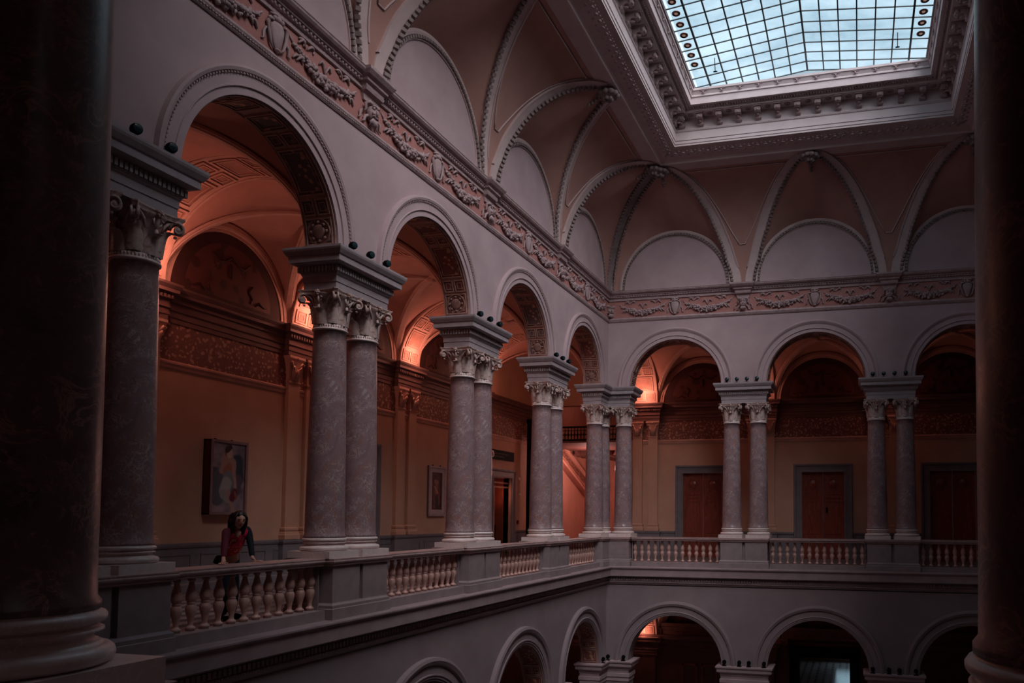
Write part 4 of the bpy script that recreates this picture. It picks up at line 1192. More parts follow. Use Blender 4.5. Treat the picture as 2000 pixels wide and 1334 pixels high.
mb = MB(); mb.box(L+2.12-.36, L+2.12+.02, GD+.25, GD+.29, .06, 1.25); mb.build('dark_panel', M['black'], r)
# gallery vaults
def gvault(x0, x1, y0, y1, parent, zs=5.97, h=1.80, ribs=True, mat='vault', pw=.5):
    cx, cy, a, b = (x0+x1)/2, (y0+y1)/2, (x1-x0)/2, (y1-y0)/2
    def z(x, y):
        u = min(1, abs(x-cx)/a); v = min(1, abs(y-cy)/b)
        return zs+h*max(sqrt(1-u*u), sqrt(1-v*v))
    n = 26
    def cc(t): return -cos(pi*t)
    mb = MB(); mb.grid(lambda u, v: (cx+a*cc(u), cy+b*cc(v), z(cx+a*cc(u), cy+b*cc(v))), n, n, True)
    mb.build('vault_web', M[mat], parent)
    if not ribs: return
    for s in (-1, 1):
        mr = MB(); path = []
        for k in range(33):
            t = cos(pi*(1-k/32)); x, y = cx+a*t, cy+s*b*t; p = Vector((x, y, zs+h*sqrt(max(0, 1-t*t))))
            sd = Vector((-s*b, a, 0)).normalized(); nn = Vector((-t*a, -s*t*b, -sqrt(max(0.0, 1-t*t))*h)).normalized()
            path.append((p, sd, nn))
        mr.sweep(path, [(-.11, -.02), (-.11, .03), (-.07, .035), (-.06, .055), (.06, .055), (.07, .035), (.11, .03), (.11, -.02)]); mr.build('rib', M['vaultrib'], parent)
    rs_ = MB(); rs_.ball((cx, cy, zs+h-.05), .16, 12, 6, (1, 1, .4)); rs_.build('boss', M['vaultrib'], parent)
def trans_arch(parent, x, y0=TH, y1=GD-.12, zs=5.99, h=1.80, w=1.0, mats=('vaultrib', 'vaultrib')):
    """coffered arch across the gallery at local x"""
    b = (y1-y0)/2; cy = (y0+y1)/2
    cells = []
    seq = [(3, 13, 'p'), (15, 33, 'l'), (35, 45, 'p'), (47, 68, 'l'), (70, 80, 'p')]
    for a0, a1, k in seq:
        for p, q in ((a0, a1), (180-a1, 180-a0)):
            if k == 'p': cells += [(p, q, .10, .47, 's'), (p, q, .53, .90, 's')]
            else: cells.append((p, q, .14, .86, 'l'))
    cells.append((82, 98, .14, .86, 'l'))
    fr_, pt = soffit(h, w, cells, -w/2, rx=b)
    mt = Matrix.Translation((x, cy, zs)) @ Matrix.Rotation(pi/2, 4, 'Z')
    side = MB(); n = 36
    for s in (-1, 1):
        vs = []; fs = []
        for k in range(n+1):
            a = pi*k/n
            for d in (-.02, .14): vs.append((-(b+d)*cos(a), s*w/2, (h+d)*sin(a)))
            vs.append((-(b-.0)*cos(a), s*(w/2-.07), (h-.0)*sin(a)))
        for k in range(n): 
            q = 3*k; fs += [(q, q+1, q+4, q+3), (q, q+3, q+5, q+2)]
        side.add(vs, fs)
    for mb, nm, ma in ((fr_, 'coffer_frame', mats[0]), (pt, 'coffer_field', mats[1]), (side, 'arch_moulding', mats[0])):
        mb.v = [tuple(mt @ Vector(v)) for v in mb.v]; mb.build(nm, M[ma], parent)
M['coffer'] = plain('coffer_field', '#b48070', '#986456', 6, .8, .05)
def gallery(fr, dz=0, deco=True, corner=True, dark=False):
    root = put(empty('ceiling'), fr, 0, 0, dz); root['kind'] = 'structure'
    root['label'] = 'groined vaults with coffered arches over the %s%s gallery' % ('lower ' if dz else '', fr)
    ps = piers(fr)
    for i, c in enumerate(centers(fr)):
        gvault(c-1.75, c+1.75, TH-.02, GD, root, ribs=deco)
        if deco:   # painted lunette with its arch on the outer wall
            pr = [(1.53, 0), (1.53, .03), (1.60, .03), (1.61, .05), (1.66, .06), (1.75, .05), (1.78, 0)]
            mb = ring_sweep(c, 5.97, pr, 30, yf=GD); mb.build('lunette_arch', M['vaultrib'], root)
            mb = MB(); n = 24; p = [(c-1.56*cos(pi*k/n), GD-.01, 5.97+1.56*sin(pi*k/n)) for k in range(n+1)]; mb.add(p, [tuple(range(n+1))]); mb.build('painted_lunette', M['lundark'], root)
            mb = MB(); p = [(c-1.18*cos(pi*k/n), GD-.02, 6.10+1.18*sin(pi*k/n)) for k in range(n+1)]; mb.add(p, [tuple(range(n+1))]); mb.build('painted_field', M['lunpaint'], root)
            mb = MB()
            for s in (-1, 1):
                mb.tube([(c, GD-.03, 7.02), (c+s*.18, GD-.03, 6.88), (c+s*.36, GD-.03, 6.86), (c+s*.52, GD-.03, 7.0)], .022, 5)
                mb.tube([(c+s*.55, GD-.03, 6.18), (c+s*.62, GD-.03, 6.30), (c+s*.52, GD-.03, 6.42), (c+s*.60, GD-.03, 6.55)], .018, 5)
                mb.tube([(c+s*.70, GD-.03, 6.16), (c+s*.82, GD-.03, 6.26), (c+s*.95, GD-.03, 6.18), (c+s*1.05, GD-.03, 6.2)], .018, 5)
            mb.ball((c, GD-.03, 6.72), .10, 8, 6, (.7, .2, 1.7))
            mb.build('festoon', M['lundark'], root)
    for x in ps: trans_arch(root, x, mats=('vaultrib', 'coffer'))
    if corner: pass
    return root
gallery('left'); gallery('back')
gallery('back', -8.97, True); gallery('left', -8.97, False)
rr = put(empty('ceiling'), 'near'); rr['kind'] = 'structure'
for c in centers('near'): gvault(c-2.24, c+2.24, TH-.02, GD, rr, ribs=False)
mb = MB(); mb.box(W+.3, W+GD+.3, -L-GD, GD+.3, 7.8, 7.9); mb.build('ceiling', M['vault'], None, 'structure')
for x0, x1, y0, y1 in ((-GD-.3, -.3, -L-GD-.3, 14), (-.3, W, .3, 14), (-.3, W, -L-GD-.3, -L-.3)):
    mb = MB(); mb.box(x0, x1, y0, y1, 8.2, 8.3); mb.build('ceiling', M['block'], None, 'structure')
# corner bays
ccr = empty('ceiling'); ccr['kind'] = 'structure'
gvault(-GD, -.46, .46, GD, ccr)
gvault(-GD, -.46, -L-GD, -L-.46, ccr, ribs=False)
gvault(-GD, -.46, .46, GD, ccr, zs=5.97-8.97, ribs=False)

# warm cove lamps on the pilaster cornices, plus unseen fills in the lower galleries
WARM = (1.0, .43, .31)
E_LAMP = 38
for j, x in enumerate(piers('left')[1:]):
    y = -L+x
    for dx, k in ((-GD+.33, 1.0),):
        point_light('cornice_and_fill_lamp', (dx+.28, y, 6.26), E_LAMP*(k if j else .3), WARM, .14)
for x in piers('back')[:3]:
    point_light('cornice_and_fill_lamp', (x, GD-.60, 6.26), E_LAMP*(.9 if x < 1 else .25), WARM, .05)
point_light('cornice_and_fill_lamp', (.0375, GD-.40, 6.16-8.97), 12, WARM, .08)
for lx in (-2.3, 4.54, 9.04): point_light('cornice_and_fill_lamp', (lx, GD-.45, 6.25-8.97), 3, WARM, .1)  # unseen fills added to lift the dark lower back gallery
for ly in (-4.54, -9.04): point_light('cornice_and_fill_lamp', (-GD+.45, ly, 6.25-8.97), 4, WARM, .1)  # more added fills, brightening the lower left gallery

# ------------------------------------------------------------------ stair hall beyond the far left corner
stw = empty('wall_stair_hall'); stw['kind'] = 'structure'; stw['label'] = 'lit orange wall of the stair hall seen between the corner columns'
mb = MB(); mb.box(-4.95, -4.75, GD+.3, 13, -.3, 9); mb.build('side_wall', M['orangewall'], stw)
mb = MB(); mb.box(-5, 6, 12.8, 13, -.3, 9); mb.build('end_wall', M['orangewall'], stw)
mb = MB(); mb.box(-.85, -.65, GD+.3, 12.8, -.3, 9); mb.build('side_wall', M['orangewall'], stw)
mb = MB(); mb.box(-4.75, -4.72, GD+.3, 12.8, .06, .5); mb.build('skirting', M['vaultrib'], stw)
fl = empty('staircase'); tag(fl, 'sloping staircase with moulded stringer descending behind the corner columns', 'staircase')
def slab(y0, z0, y1, z1, x0, x1, t, name, mat):
    mb = MB(); mb.add([(x0, y0, z0), (x1, y0, z0), (x1, y1, z1), (x0, y1, z1), (x0, y0, z0+t), (x1, y0, z0+t), (x1, y1, z1+t), (x0, y1, z1+t)],
                      [(0, 3, 2, 1), (4, 5, 6, 7), (0, 1, 5, 4), (1, 2, 6, 5), (2, 3, 7, 6), (3, 0, 4, 7)]); return mb.build(name, mat, fl)
sl = lambda y: 3.96-(y-7.58)*.40
for a, b, t0, t1, x, nm, ma in ((5.2, 12.5, 0, .13, -4.46, 'stringer', 'orangewall'), (5.2, 12.5, .13, .17, -4.40, 'stringer', 'vaultrib'), (5.2, 12.5, .17, .62, -4.52, 'patterned_band', 'vine'), (5.2, 12.5, .62, .85, -4.44, 'handrail', 'orangewall'), (5.2, 12.5, 1.0, 1.08, -4.46, 'handrail', 'vaultrib')):
    slab(a, sl(a)+t0, b, sl(b)+t0, -4.74, x, t1-t0, nm, M[ma])
for k in range(9):
    mb = MB(); y = 8.0+.5*k; mb.box(-4.2, -1.0, y, y+.12, 3.4+.25*(k % 4), 3.5+.25*(k % 4)); 
cof = MB()
for k in range(4):
    cof.box(-4.7, -.9, 9.0+.8*k, 9.15+.8*k, 4.35, 4.6)
for k in range(5): cof.box(-4.3+.75*k, -4.15+.75*k, 8.6, 12.7, 4.30, 4.62)
cof.box(-4.7, -.9, 8.6, 12.7, 4.6, 4.7); cof.build('landing_soffit', M['entdark'], stw)
ir = empty('iron_railing'); tag(ir, 'black wrought iron railing on the upper landing behind the corner columns', 'railing')
mb = MB(); mb.box(-4.7, -.9, 4.98, 5.04, 5.14, 5.20); mb.box(-4.7, -.9, 4.98, 5.04, 4.60, 4.68); mb.box(-4.7, -.9, 4.99, 5.03, 5.02, 5.04); mb.build('rail', M['black'], ir)
bar = MB(); bar.tube([(0, 0, 4.68), (0, 0, 4.78), (0, 0, 4.86), (0, 0, 4.94), (0, 0, 5.14)], [.014, .02, .034, .018, .012], 6); bar.ball((.055, 0, 4.86), .022, 6, 4); bar.ball((-.055, 0, 4.86), .022, 6, 4)
me_ib = bar.mesh('bar', M['black'])
for k in range(28): child('bar', me_ib, ir, (-4.62+3.64*k/27, 5.01, 0))
mb = MB(); mb.box(-4.7, -.85, 4.80, 8.6, 4.52, 4.60); mb.build('landing', M['entdark'], stw)
mb = MB(); mb.lathe([(.13, .06), (.13, .3), (.10, .35), (.10, 5.2), (.12, 5.3), (.12, 5.4)], 14, c=(-4.52, 4.02, 0)); dp = mb.build('iron_post', M['black']); tag(dp, 'tall black post at the end of the left gallery wall', 'post')
point_light('stair_lamp_and_fill', (-3.0, 7.4, 3.7), 120, (1, .50, .42), .15); point_light('stair_lamp_and_fill', (-2.6, 8.6, 7.2), 25, (1, .40, .3), .15)  # the second, higher one is an unseen fill added for the dark upper part
point_light('lift_fill', (-5.0, 2.5, 2.4), 3, (1, .35, .25), .05)  # unseen light added to redden the dark lift interior
point_light('stair_lamp_and_fill', (-2.2, 10.8, 3.6), 30, (1, .42, .3), .12)

# ------------------------------------------------------------------ lower storey: dark hall behind, lit tiled room through the door
lw = empty('door_%d' % dn); lw['kind'] = 'structure'; lw['label'] = 'dark open doorway to the tiled room, lower right'
mb = MB(); x = cb[1]
mb.box(x-1.25, x-.90, GD-.10, GD+.35, -7, -3.35); mb.box(x+.90, x+1.25, GD-.10, GD+.35, -7, -3.35); mb.box(x-1.25, x+1.25, GD-.10, GD+.35, -3.5, -3.12); mb.build('door_frame', M['black'], lw)
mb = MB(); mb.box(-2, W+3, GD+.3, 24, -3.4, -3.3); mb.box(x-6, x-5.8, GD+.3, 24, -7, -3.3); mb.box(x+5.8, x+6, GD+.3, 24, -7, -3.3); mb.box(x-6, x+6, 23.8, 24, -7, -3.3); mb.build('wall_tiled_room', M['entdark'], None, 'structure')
mb = MB(); mb.box(x-6, x+6, GD+.3, 24, -7.0, -6.99); mb.build('floor', M['hallfloor'], None, 'structure')
point_light('room_fill', (4.5, 10, -3.9), 30, (1, .8, .78), .2)  # unseen dim fill added to brighten the tiled room
wn = empty('window_2'); wn['kind'] = 'structure'; wn['label'] = 'tall daylit window at the end of the tiled room'
mb = MB(); mb.box(x-.1, x+1.7, 23.7, 23.78, -6.4, -3.9); mb.build('pane', emis('window_daylight', '#a8cde0', 1.6), wn)
def low_panel(parent, x0, x1, z0, z1, y):
    mb = MB(); w = .07
    for (u, v, s, t) in ((x0, x1, z0, z0+w), (x0, x1, z1-w, z1), (x0, x0+w, z0, z1), (x1-w, x1, z0, z1)): mb.box(u, v, y-.05, y, s, t)
    return mb
lt = put(empty('trim_11'), 'back', 0, 0, 0); lt['kind'] = 'structure'; lt['label'] = 'dark mouldings on the lower gallery wall'
mb = MB(); extrude_x(mb, -GD, x-1.3, [(GD-d, z-8.97+.1) for d, z in P_ENT]); extrude_x(mb, x+1.3, W+GD, [(GD-d, z-8.97+.1) for d, z in P_ENT]); extrude_x(mb, -GD, W+GD, [(GD-d*.6, z-8.97+.55) for d, z in P_ENT[6:]]); mb.build('entablature', M['entdark'], lt)
for px in piers('back')[:3]:
    mb = MB(); block_loft(mb, [(-.5-p+px, .5+p+px, GD-.12-p, GD, z-8.97) for p, z in P_ENT[1:-1]]); mb.box(px-.45, px+.45, GD-.12, GD, -7, -3.66); mb.build('pilaster', M['entdark'], lt)
for k in range(3): low_panel(lt, 1.5+.75*k, 2.1+.75*k, -6.9, -3.95, GD).build('panel_frame', M['redwood'], lt)

# ------------------------------------------------------------------ pictures, sign and small things on the gallery walls
def sdf_paint(name, ground, shapes, scale=1.0, nscale=6):
    """flat painting: soft capsules in object coordinates (y,z); shapes (y0,z0,y1,z1,r,colour)"""
    k = N(name); tc = k.n('ShaderNodeTexCoord'); sx = k.n('ShaderNodeSeparateXYZ'); 
    nz = k.n('ShaderNodeTexNoise'); nz.inputs['Scale'].default_value = nscale; nz.inputs['Detail'].default_value = 5; k.l(tc.outputs['Object'], nz.inputs['Vector'])
    ad = k.n('ShaderNodeMix', data_type='RGBA', blend_type='LINEAR_LIGHT'); ad.inputs[0].default_value = .05
    k.l(tc.outputs['Object'], ad.inputs[6]); k.l(nz.outputs['Color'], ad.inputs[7]); k.l(ad.outputs[2], sx.inputs[0])
    Y, Z = sx.outputs[0], sx.outputs[2]
    col = k.ramp(nz.outputs['Fac'], [(.3, ground[0]), (.7, ground[1])])
    for (y0, z0, y1, z1, r, c) in shapes:
        dy, dz = y1-y0, z1-z0; L2 = dy*dy+dz*dz+1e-9
        t = k.mth('MULTIPLY_ADD', Y, dy/L2, -y0*dy/L2-z0*dz/L2)
        t = k.mth('MULTIPLY_ADD', Z, dz/L2, t, clamp=True)
        t = k.mth('MINIMUM', k.mth('MAXIMUM', t, 0), 1)
        ey = k.mth('SUBTRACT', k.mth('SUBTRACT', Y, y0), k.mth('MULTIPLY', t, dy)); ez = k.mth('SUBTRACT', k.mth('SUBTRACT', Z, z0), k.mth('MULTIPLY', t, dz))
        d = k.mth('SQRT', k.mth('ADD', k.mth('MULTIPLY', ey, ey), k.mth('MULTIPLY', ez, ez)))
        f = k.mth('MULTIPLY_ADD', d, -1/(r*.35), 1/.35+.5, clamp=True)
        col = k.mix(f, col, c)
    return k.fin(col, .6, 0, .3)
def picture(y0, y1, z0, z1, depth, fw_, label, cat, frame_mat, side_mat, canvas, mat_w=0, recess=.05):
    """hung on the left gallery wall; local x along the wall"""
    yc = (y0+y1)/2; w = (y1-y0)/2; h = (z1-z0)/2
    r = put(empty('painting'), 'left', L+yc, GD, (z0+z1)/2); tag(r, label, cat)
    mb = MB(); mb.box(-w, w, -depth+.012, -.002, -h, h); 
    mb = MB(); 
    for a in ((-w, -w+.02, -h, h), (w-.02, w, -h, h), (-w, w, -h, -h+.02), (-w, w, h-.02, h)): mb.box(a[0], a[1], -depth+.015, -.002, a[2], a[3])
    mb.box(-w, w, -.02, -.002, -h, h); mb.build('box_side', side_mat, r)
    mb = MB()
    for a in ((-w, -w+fw_, -h, h), (w-fw_, w, -h, h), (-w+fw_, w-fw_, -h, -h+fw_), (-w+fw_, w-fw_, h-fw_, h)): mb.box(a[0], a[1], -depth, -depth+.03, a[2], a[3])
    mb.build('frame', frame_mat, r)
    iw, ih = w-fw_-mat_w, h-fw_-mat_w
    mb = MB(); mb.box(-iw, iw, -depth+recess-.01, -depth+recess, -ih, ih); mb.build('canvas', canvas, r)
    if mat_w:
        mb = MB()
        for a in ((-w+fw_, -iw, -h+fw_, h-fw_), (iw, w-fw_, -h+fw_, h-fw_), (-iw, iw, -h+fw_, -ih), (-iw, iw, ih, h-fw_)): mb.box(a[0], a[1], -depth+.02, -depth+.03, a[2], a[3])
        mb.build('mount', M['plaster'], r)
    for s in (-1, 1):
        mb = MB(); mb.box(s*w*.45-.02, s*w*.45+.02, -.03, -.002, h, h+.035); mb.build('hook', M['black'], r)
    return r
sk = '#a07a70'
fig = sdf_paint('figure_painting', ('#6a5a62', '#a08a8e'), [
    (.25, .35, .27, .0, .16, '#39414a'), (.28, -.05, .2, -.3, .12, '#5a4a55'), (-.36, .1, -.3, -.45, .12, '#4c4458'),
    (-.10, -.02, -.02, -.28, .26, '#5d6068'), (-.22, .0, -.25, -.4, .16, '#54565e'),
    (-.02, .42, -.02, .15, .15, sk), (.0, .16, .0, .10, .14, '#9a5a44'),
    (.14, .33, .17, -.02, .055, sk), (.17, -.02, .20, -.22, .045, '#a8827a'), (-.14, .33, -.20, .12, .05, sk),
    (.0, .02, .0, -.12, .13, '#71767a'), (-.05, -.12, -.10, -.32, .13, '#99948f'), (-.12, -.32, -.02, -.45, .09, '#8a8480'),
    (.02, -.30, .10, -.58, .05, sk), (.10, -.58, .16, -.68, .04, sk), (.20, -.28, .12, -.42, .07, '#5e2430'), (.2, -.3, .24, -.42, .03, '#8a4a3a'),
    (-.01, .53, .0, .58, .10, '#5a3c34'), (.02, .49, .02, .54, .085, '#b8988a'), (-.06, .56, .05, .63, .045, '#46302a')], nscale=5)
picture(-11.83, -10.83, 1.60, 3.13, .20, .055, 'tall framed painting of a seated figure in pale drapery on the left gallery wall', 'painting', M['sash'], plain('dark_red_wood', '#4a1c1a', '#3a1414', 5, .5, .05), fig)
pr_ = sdf_paint('small_print', ('#3a1a1c', '#54302e'), [(-.05, -.30, .05, -.42, .14, '#25262c'), (.0, .2, -.04, .0, .10, '#7a4a40'), (-.12, .12, .06, -.05, .035, '#a0705c'), (.06, .28, -.1, .3, .05, '#8a584a'), (.14, -.1, .14, -.4, .04, '#6a342e'), (-.14, -.2, -.13, -.5, .03, '#7a4438')])
picture(-3.18, -2.16, 1.58, 3.14, .07, .07, 'tall framed dark print with wide pale mount, half hidden behind a column pair', 'painting', M['stucco'], M['sash'], pr_, .13, .045)
sg = put(empty('sign'), 'left', L+1.98, GD, 3.83); tag(sg, 'black direction sign with pale roundel and two lines above the lift doorway', 'sign')
mb = MB(); mb.box(-1.06, 1.06, -.05, -.002, -.175, .175); mb.build('board', M['black'], sg)
mb = MB(); mb.lathe([(.125, 0), (.125, .006), (.0, .006)], 24, cap=False, mat=Matrix.Translation((-.80, -.05, 0)) @ Matrix.Rotation(pi/2, 4, 'X')); mb.build('roundel', M['base'], sg)
mb = MB(); mb.tube([(-.80, -.06, -.07), (-.80, -.06, .07)], [.03, .018], 8); mb.build('emblem', M['sash'], sg)
def text(s, size, loc, mat, parent, name):
    c = bpy.data.curves.new(name, 'FONT'); c.body = s; c.size = size; c.extrude = .002
    t = bpy.data.objects.new(name, c); COL.objects.link(t); bpy.context.view_layer.update()
    dg = bpy.context.evaluated_depsgraph_get(); me = bpy.data.meshes.new_from_object(t.evaluated_get(dg)); bpy.data.objects.remove(t)
    me.materials.clear(); me.materials.append(mat); o = obj(name, me, parent); o.location = loc; o.rotation_euler = (pi/2, 0, 0); return o
M['pale'] = plain('pale_lettering', '#75686a', '#6a5d5f', 3, .6, 0)
text('Department of Drawings and', .10, (-.62, -.053, .02), M['pale'], sg, 'lettering'); text('Gallery of Graphic Arts', .085, (-.62, -.053, -.085), M['pale'], sg, 'lettering')
for nm, y, z, r_, lab in (('alarm_bell', 3.62, 3.03, .06, 'small round white alarm on the wall right of the lift doorway'), ('wall_switch', 3.66, 2.42, .045, 'small pale switch plate below the round alarm')):
    mb = MB(); mb.lathe([(r_, 0), (r_, .04), (r_*.8, .055), (0, .055)], 16, cap=False, mat=Matrix.Rotation(pi/2, 4, 'X')); mb.lathe([(r_*.4, .05), (r_*.35, .07), (0, .07)], 10, cap=False, mat=Matrix.Rotation(pi/2, 4, 'X'))
    o = put(mb.build(nm, M['base']), 'left', L+y, GD, z); tag(o, lab, 'fitting')
mb = MB(); mb.box(-.05, .05, -.06, -.002, -.07, .07); mb.box(-.03, .03, -.07, -.06, -.04, .04); o = put(mb.build('call_point', plain('red_plastic', '#7a1512', '#601010', 5, .4, 0)), 'left', L+3.5, GD, 1.35); tag(o, 'small red call point low beside the black post', 'fitting')

# ------------------------------------------------------------------ the woman leaning on the balustrade
PO = Vector((-.70, -15.50, .06))
def skin(nodes, edges, sub=2):
    """nodes: {name:(x,y,z,rx[,ry])} in world coordinates"""
    names = list(nodes); vs = [Vector(nodes[n][:3])-PO for n in names]; ed = [(names.index(a), names.index(b)) for a, b in edges]
    me = bpy.data.meshes.new('tmp'); me.from_pydata([tuple(v) for v in vs], ed, [])
    o = bpy.data.objects.new('tmp', me); COL.objects.link(o)
    md = o.modifiers.new('s', 'SKIN'); md.use_smooth_shade = True
    for i, n in enumerate(names):
        r = nodes[n][3:]; me.skin_vertices[0].data[i].radius = (r[0], r[-1]); me.skin_vertices[0].data[i].use_root = (i == 0)
    m2 = o.modifiers.new('u', 'SUBSURF'); m2.levels = sub
    bpy.context.view_layer.update(); dg = bpy.context.evaluated_depsgraph_get()
    res = bpy.data.meshes.new_from_object(o.evaluated_get(dg)); bpy.data.objects.remove(o)
    return res
def join_me(name, mes, mat):
    bm = bmesh.new()
    for m_ in mes: bm.from_mesh(m_)
    out = bpy.data.meshes.new(name); bm.to_mesh(out); bm.free()
    for p in out.polygons: p.use_smooth = True
    out.materials.append(mat); return out
M['skin'] = plain('skin', '#dca896', '#d09a88', 8, .5, 0)
M['hair'] = plain('hair', '#2a1414', '#160a0c', 30, .35, .3)
M['jeans'] = plain('jeans', '#1c2a36', '#121b26', 20, .8, .1)
M['lips'] = plain('lips', '#8a3a38', None, 5, .4, 0)
M['eye'] = plain('eye', '#1a0e0c', None, 5, .3, 0)
def top_mat():
    k = N('floral_top'); tc = k.n('ShaderNodeTexCoord'); sx = k.n('ShaderNodeSeparateXYZ'); k.l(tc.outputs['Object'], sx.inputs[0])
    n = k.noise(tc.outputs['Object'], 9, 3)
    yy = k.mth('ADD', sx.outputs[1], k.mth('MULTIPLY', k.mth('SUBTRACT', n, .5), .12))
    col = k.ramp(n, [(.3, '#b01e3e'), (.7, '#da3054')])
    z = sx.outputs[2]
    blk = k.mth('MULTIPLY_ADD', k.noise(tc.outputs['Object'], 6, 2, .5, .5), 14, -7.6, clamp=True)
    col = k.mix(blk, col, '#16060c')
    vo = k.n('ShaderNodeTexVoronoi'); vo.inputs['Scale'].default_value = 42; k.l(tc.outputs['Object'], vo.inputs['Vector'])
    dots = k.mth('MULTIPLY_ADD', vo.outputs['Distance'], -8, 3.4, clamp=True)
    dc = k.ramp(k.noise(tc.outputs['Object'], 25, 2), [(.35, '#c23a1e'), (.5, '#e8c8b0'), (.7, '#d85a3a')])
    zone = k.mth('MULTIPLY', k.mth('MULTIPLY_ADD', z, -25, 28.2, clamp=True), k.mth('MULTIPLY_ADD', z, 25, -24.0, clamp=True))
    low = k.mth('MULTIPLY_ADD', z, -25, 27.2, clamp=True)
    col = k.mix(low, col, '#d62a3c'); col = k.mix(k.mth('MULTIPLY', dots, zone), col, dc)
    return k.fin(col, .8, 0, .2)
M['top'] = top_mat(); M['sleeveR'] = plain('dark_red_sleeve', '#6a1c30', '#3a1020', 9, .8, .05); M['sleeve'] = plain('black_sleeve', '#121820', '#0b0f16', 9, .8, .05)
per = empty('person', PO); tag(per, 'dark-haired woman in red and black top leaning with both hands on the balustrade', 'person')
shR, shL = (-.54, -15.77, 1.37), (-.50, -15.42, 1.40)     # her right (image left), her left
nd = {'pelvis': (-.80, -15.42, .92, .135, .11), 'belly': (-.74, -15.47, 1.03, .105, .09), 'rib': (-.63, -15.55, 1.17, .115, .095), 'chest': (-.56, -15.59, 1.29, .125, .10),
      'neckb': (-.52, -15.61, 1.37, .06), 'neck': (-.485, -15.635, 1.42, .047), 'headb': (-.46, -15.65, 1.47, .05),
      'shR': (*shR, .055), 'elR': (-.44, -15.90, 1.18, .036), 'wrR': (-.29, -16.08, .995, .024), 'paR': (-.22, -16.15, .955, .034, .014),
      'shL': (*shL, .055), 'elL': (-.40, -15.46, 1.17, .036), 'wrL': (-.27, -15.57, .985, .024), 'paL': (-.20, -15.59, .955, .034, .014),
      'hipR': (-.79, -15.52, .88, .095), 'knR': (-.78, -15.50, .50, .056), 'anR': (-.86, -15.46, .13, .036), 'toR': (-.76, -15.50, .09, .034),
      'hipL': (-.83, -15.33, .88, .095), 'knL': (-.84, -15.26, .50, .056), 'anL': (-.95, -15.18, .13, .036), 'toL': (-.85, -15.20, .09, .034)}
ed = [('pelvis', 'belly'), ('belly', 'rib'), ('rib', 'chest'), ('chest', 'neckb'), ('neckb', 'neck'), ('neck', 'headb'), ('chest', 'shR'), ('shR', 'elR'), ('elR', 'wrR'), ('wrR', 'paR'),
      ('chest', 'shL'), ('shL', 'elL'), ('elL', 'wrL'), ('wrL', 'paL'), ('pelvis', 'hipR'), ('hipR', 'knR'), ('knR', 'anR'), ('anR', 'toR'), ('pelvis', 'hipL'), ('hipL', 'knL'), ('knL', 'anL'), ('anL', 'toL')]
mes = [skin(nd, ed)]
def hand(w, p, out, side):
    """fingers spread on the rail; out = unit vector along the hand, side = thumb side unit vector"""
    w, p, out, side = Vector(w), Vector(p), Vector(out).normalized(), Vector(side).normalized()
    res = []
    for k, (o, ln) in enumerate(((-.026, .060), (-.009, .074), (.009, .078), (.026, .068))):
        a = p+side*o; n_ = {'a': (*(p+side*o*.5-out*.02), .010), 'b': (*(a+out*.025), .0095), 'c': (*(a+out*(.025+ln*.55)+side*o*.25+Vector((0, 0, .004))), .008), 'd': (*(a+out*(.025+ln)+side*o*.5-Vector((0, 0, .008))), .007)}
        res.append(skin(n_, [('a', 'b'), ('b', 'c'), ('c', 'd')], 1))
    n_ = {'a': (*(p-out*.035+side*.01), .012), 'b': (*(p-out*.01+side*.045), .011), 'c': (*(p+out*.02+side*.062-Vector((0, 0, .004))), .0085)}
    res.append(skin(n_, [('a', 'b'), ('b', 'c')], 1))
    return res
mes += hand(nd['wrR'][:3], (-.215, -16.16, .948), (.45, -.85, 0), (.85, .45, 0)); mes += hand(nd['wrL'][:3], (-.195, -15.59, .948), (.75, .3, 0), (.3, -.8, 0))
# head: egg shape with brow, eye sockets, nose, lips and chin, turned towards the hall and down
hc = Vector((-.42, -15.675, 1.525))
fwd = Vector((.80, -.42, -.30)).normalized(); sid = fwd.cross(Vector((0, 0, 1))).normalized(); hup = sid.cross(fwd)
hb = MB()
def hp(u, v):
    th = 2*pi*u; ph = pi*(v-.5)
    x, y, z = cos(ph)*cos(th), cos(ph)*sin(th), sin(ph)          # x forward, y side, z up
    fx = .098*x; sy = .074*y*(1-.22*max(0, -z)**1.2); uz = .118*z
    if x > 0:
        g = lambda a, b, s: math.exp(-((y-a)**2+(z-b)**2)/s)
        fx += .030*g(0, -.12, .010)+.020*g(0, .05, .012)-.012*g(.38, .12, .02)-.012*g(-.38, .12, .02)+.010*g(0, -.45, .02)+.014*g(0, -.78, .03)+.006*g(0, .35, .15)
    return tuple(hc+fwd*fx+sid*sy+hup*uz-PO)
hb.grid(hp, 40, 28); mes.append(hb.mesh('head', None))
body = obj('body', join_me('body', mes, M['skin']), per)
ft = lambda f, s, u: hc+fwd*f+sid*s+hup*u-PO
for s in (-1, 1):
    mb = MB(); c = ft(.083, s*.029, .014); mb.ball(tuple(c), .012, 8, 6, (1, 1.3, .7)); mb.build('eye', M['eye'], per)
    mb = MB(); mb.tube([tuple(ft(.088, s*.014, .034)), tuple(ft(.092, s*.03, .040)), tuple(ft(.078, s*.05, .034))], .005, 6); mb.build('eyebrow', M['hair'], per)
    mb = MB(); mb.ball(tuple(ft(-.005, s*.074, -.005)), .02, 8, 6, (.8, .5, 1.5)); mb.build('ear', M['skin'], per)
mb = MB(); mb.tube([tuple(ft(.096, -.024, -.052)), tuple(ft(.106, 0, -.050)), tuple(ft(.096, .024, -.052))], [.004, .009, .004], 6); mb.build('lips', M['lips'], per)
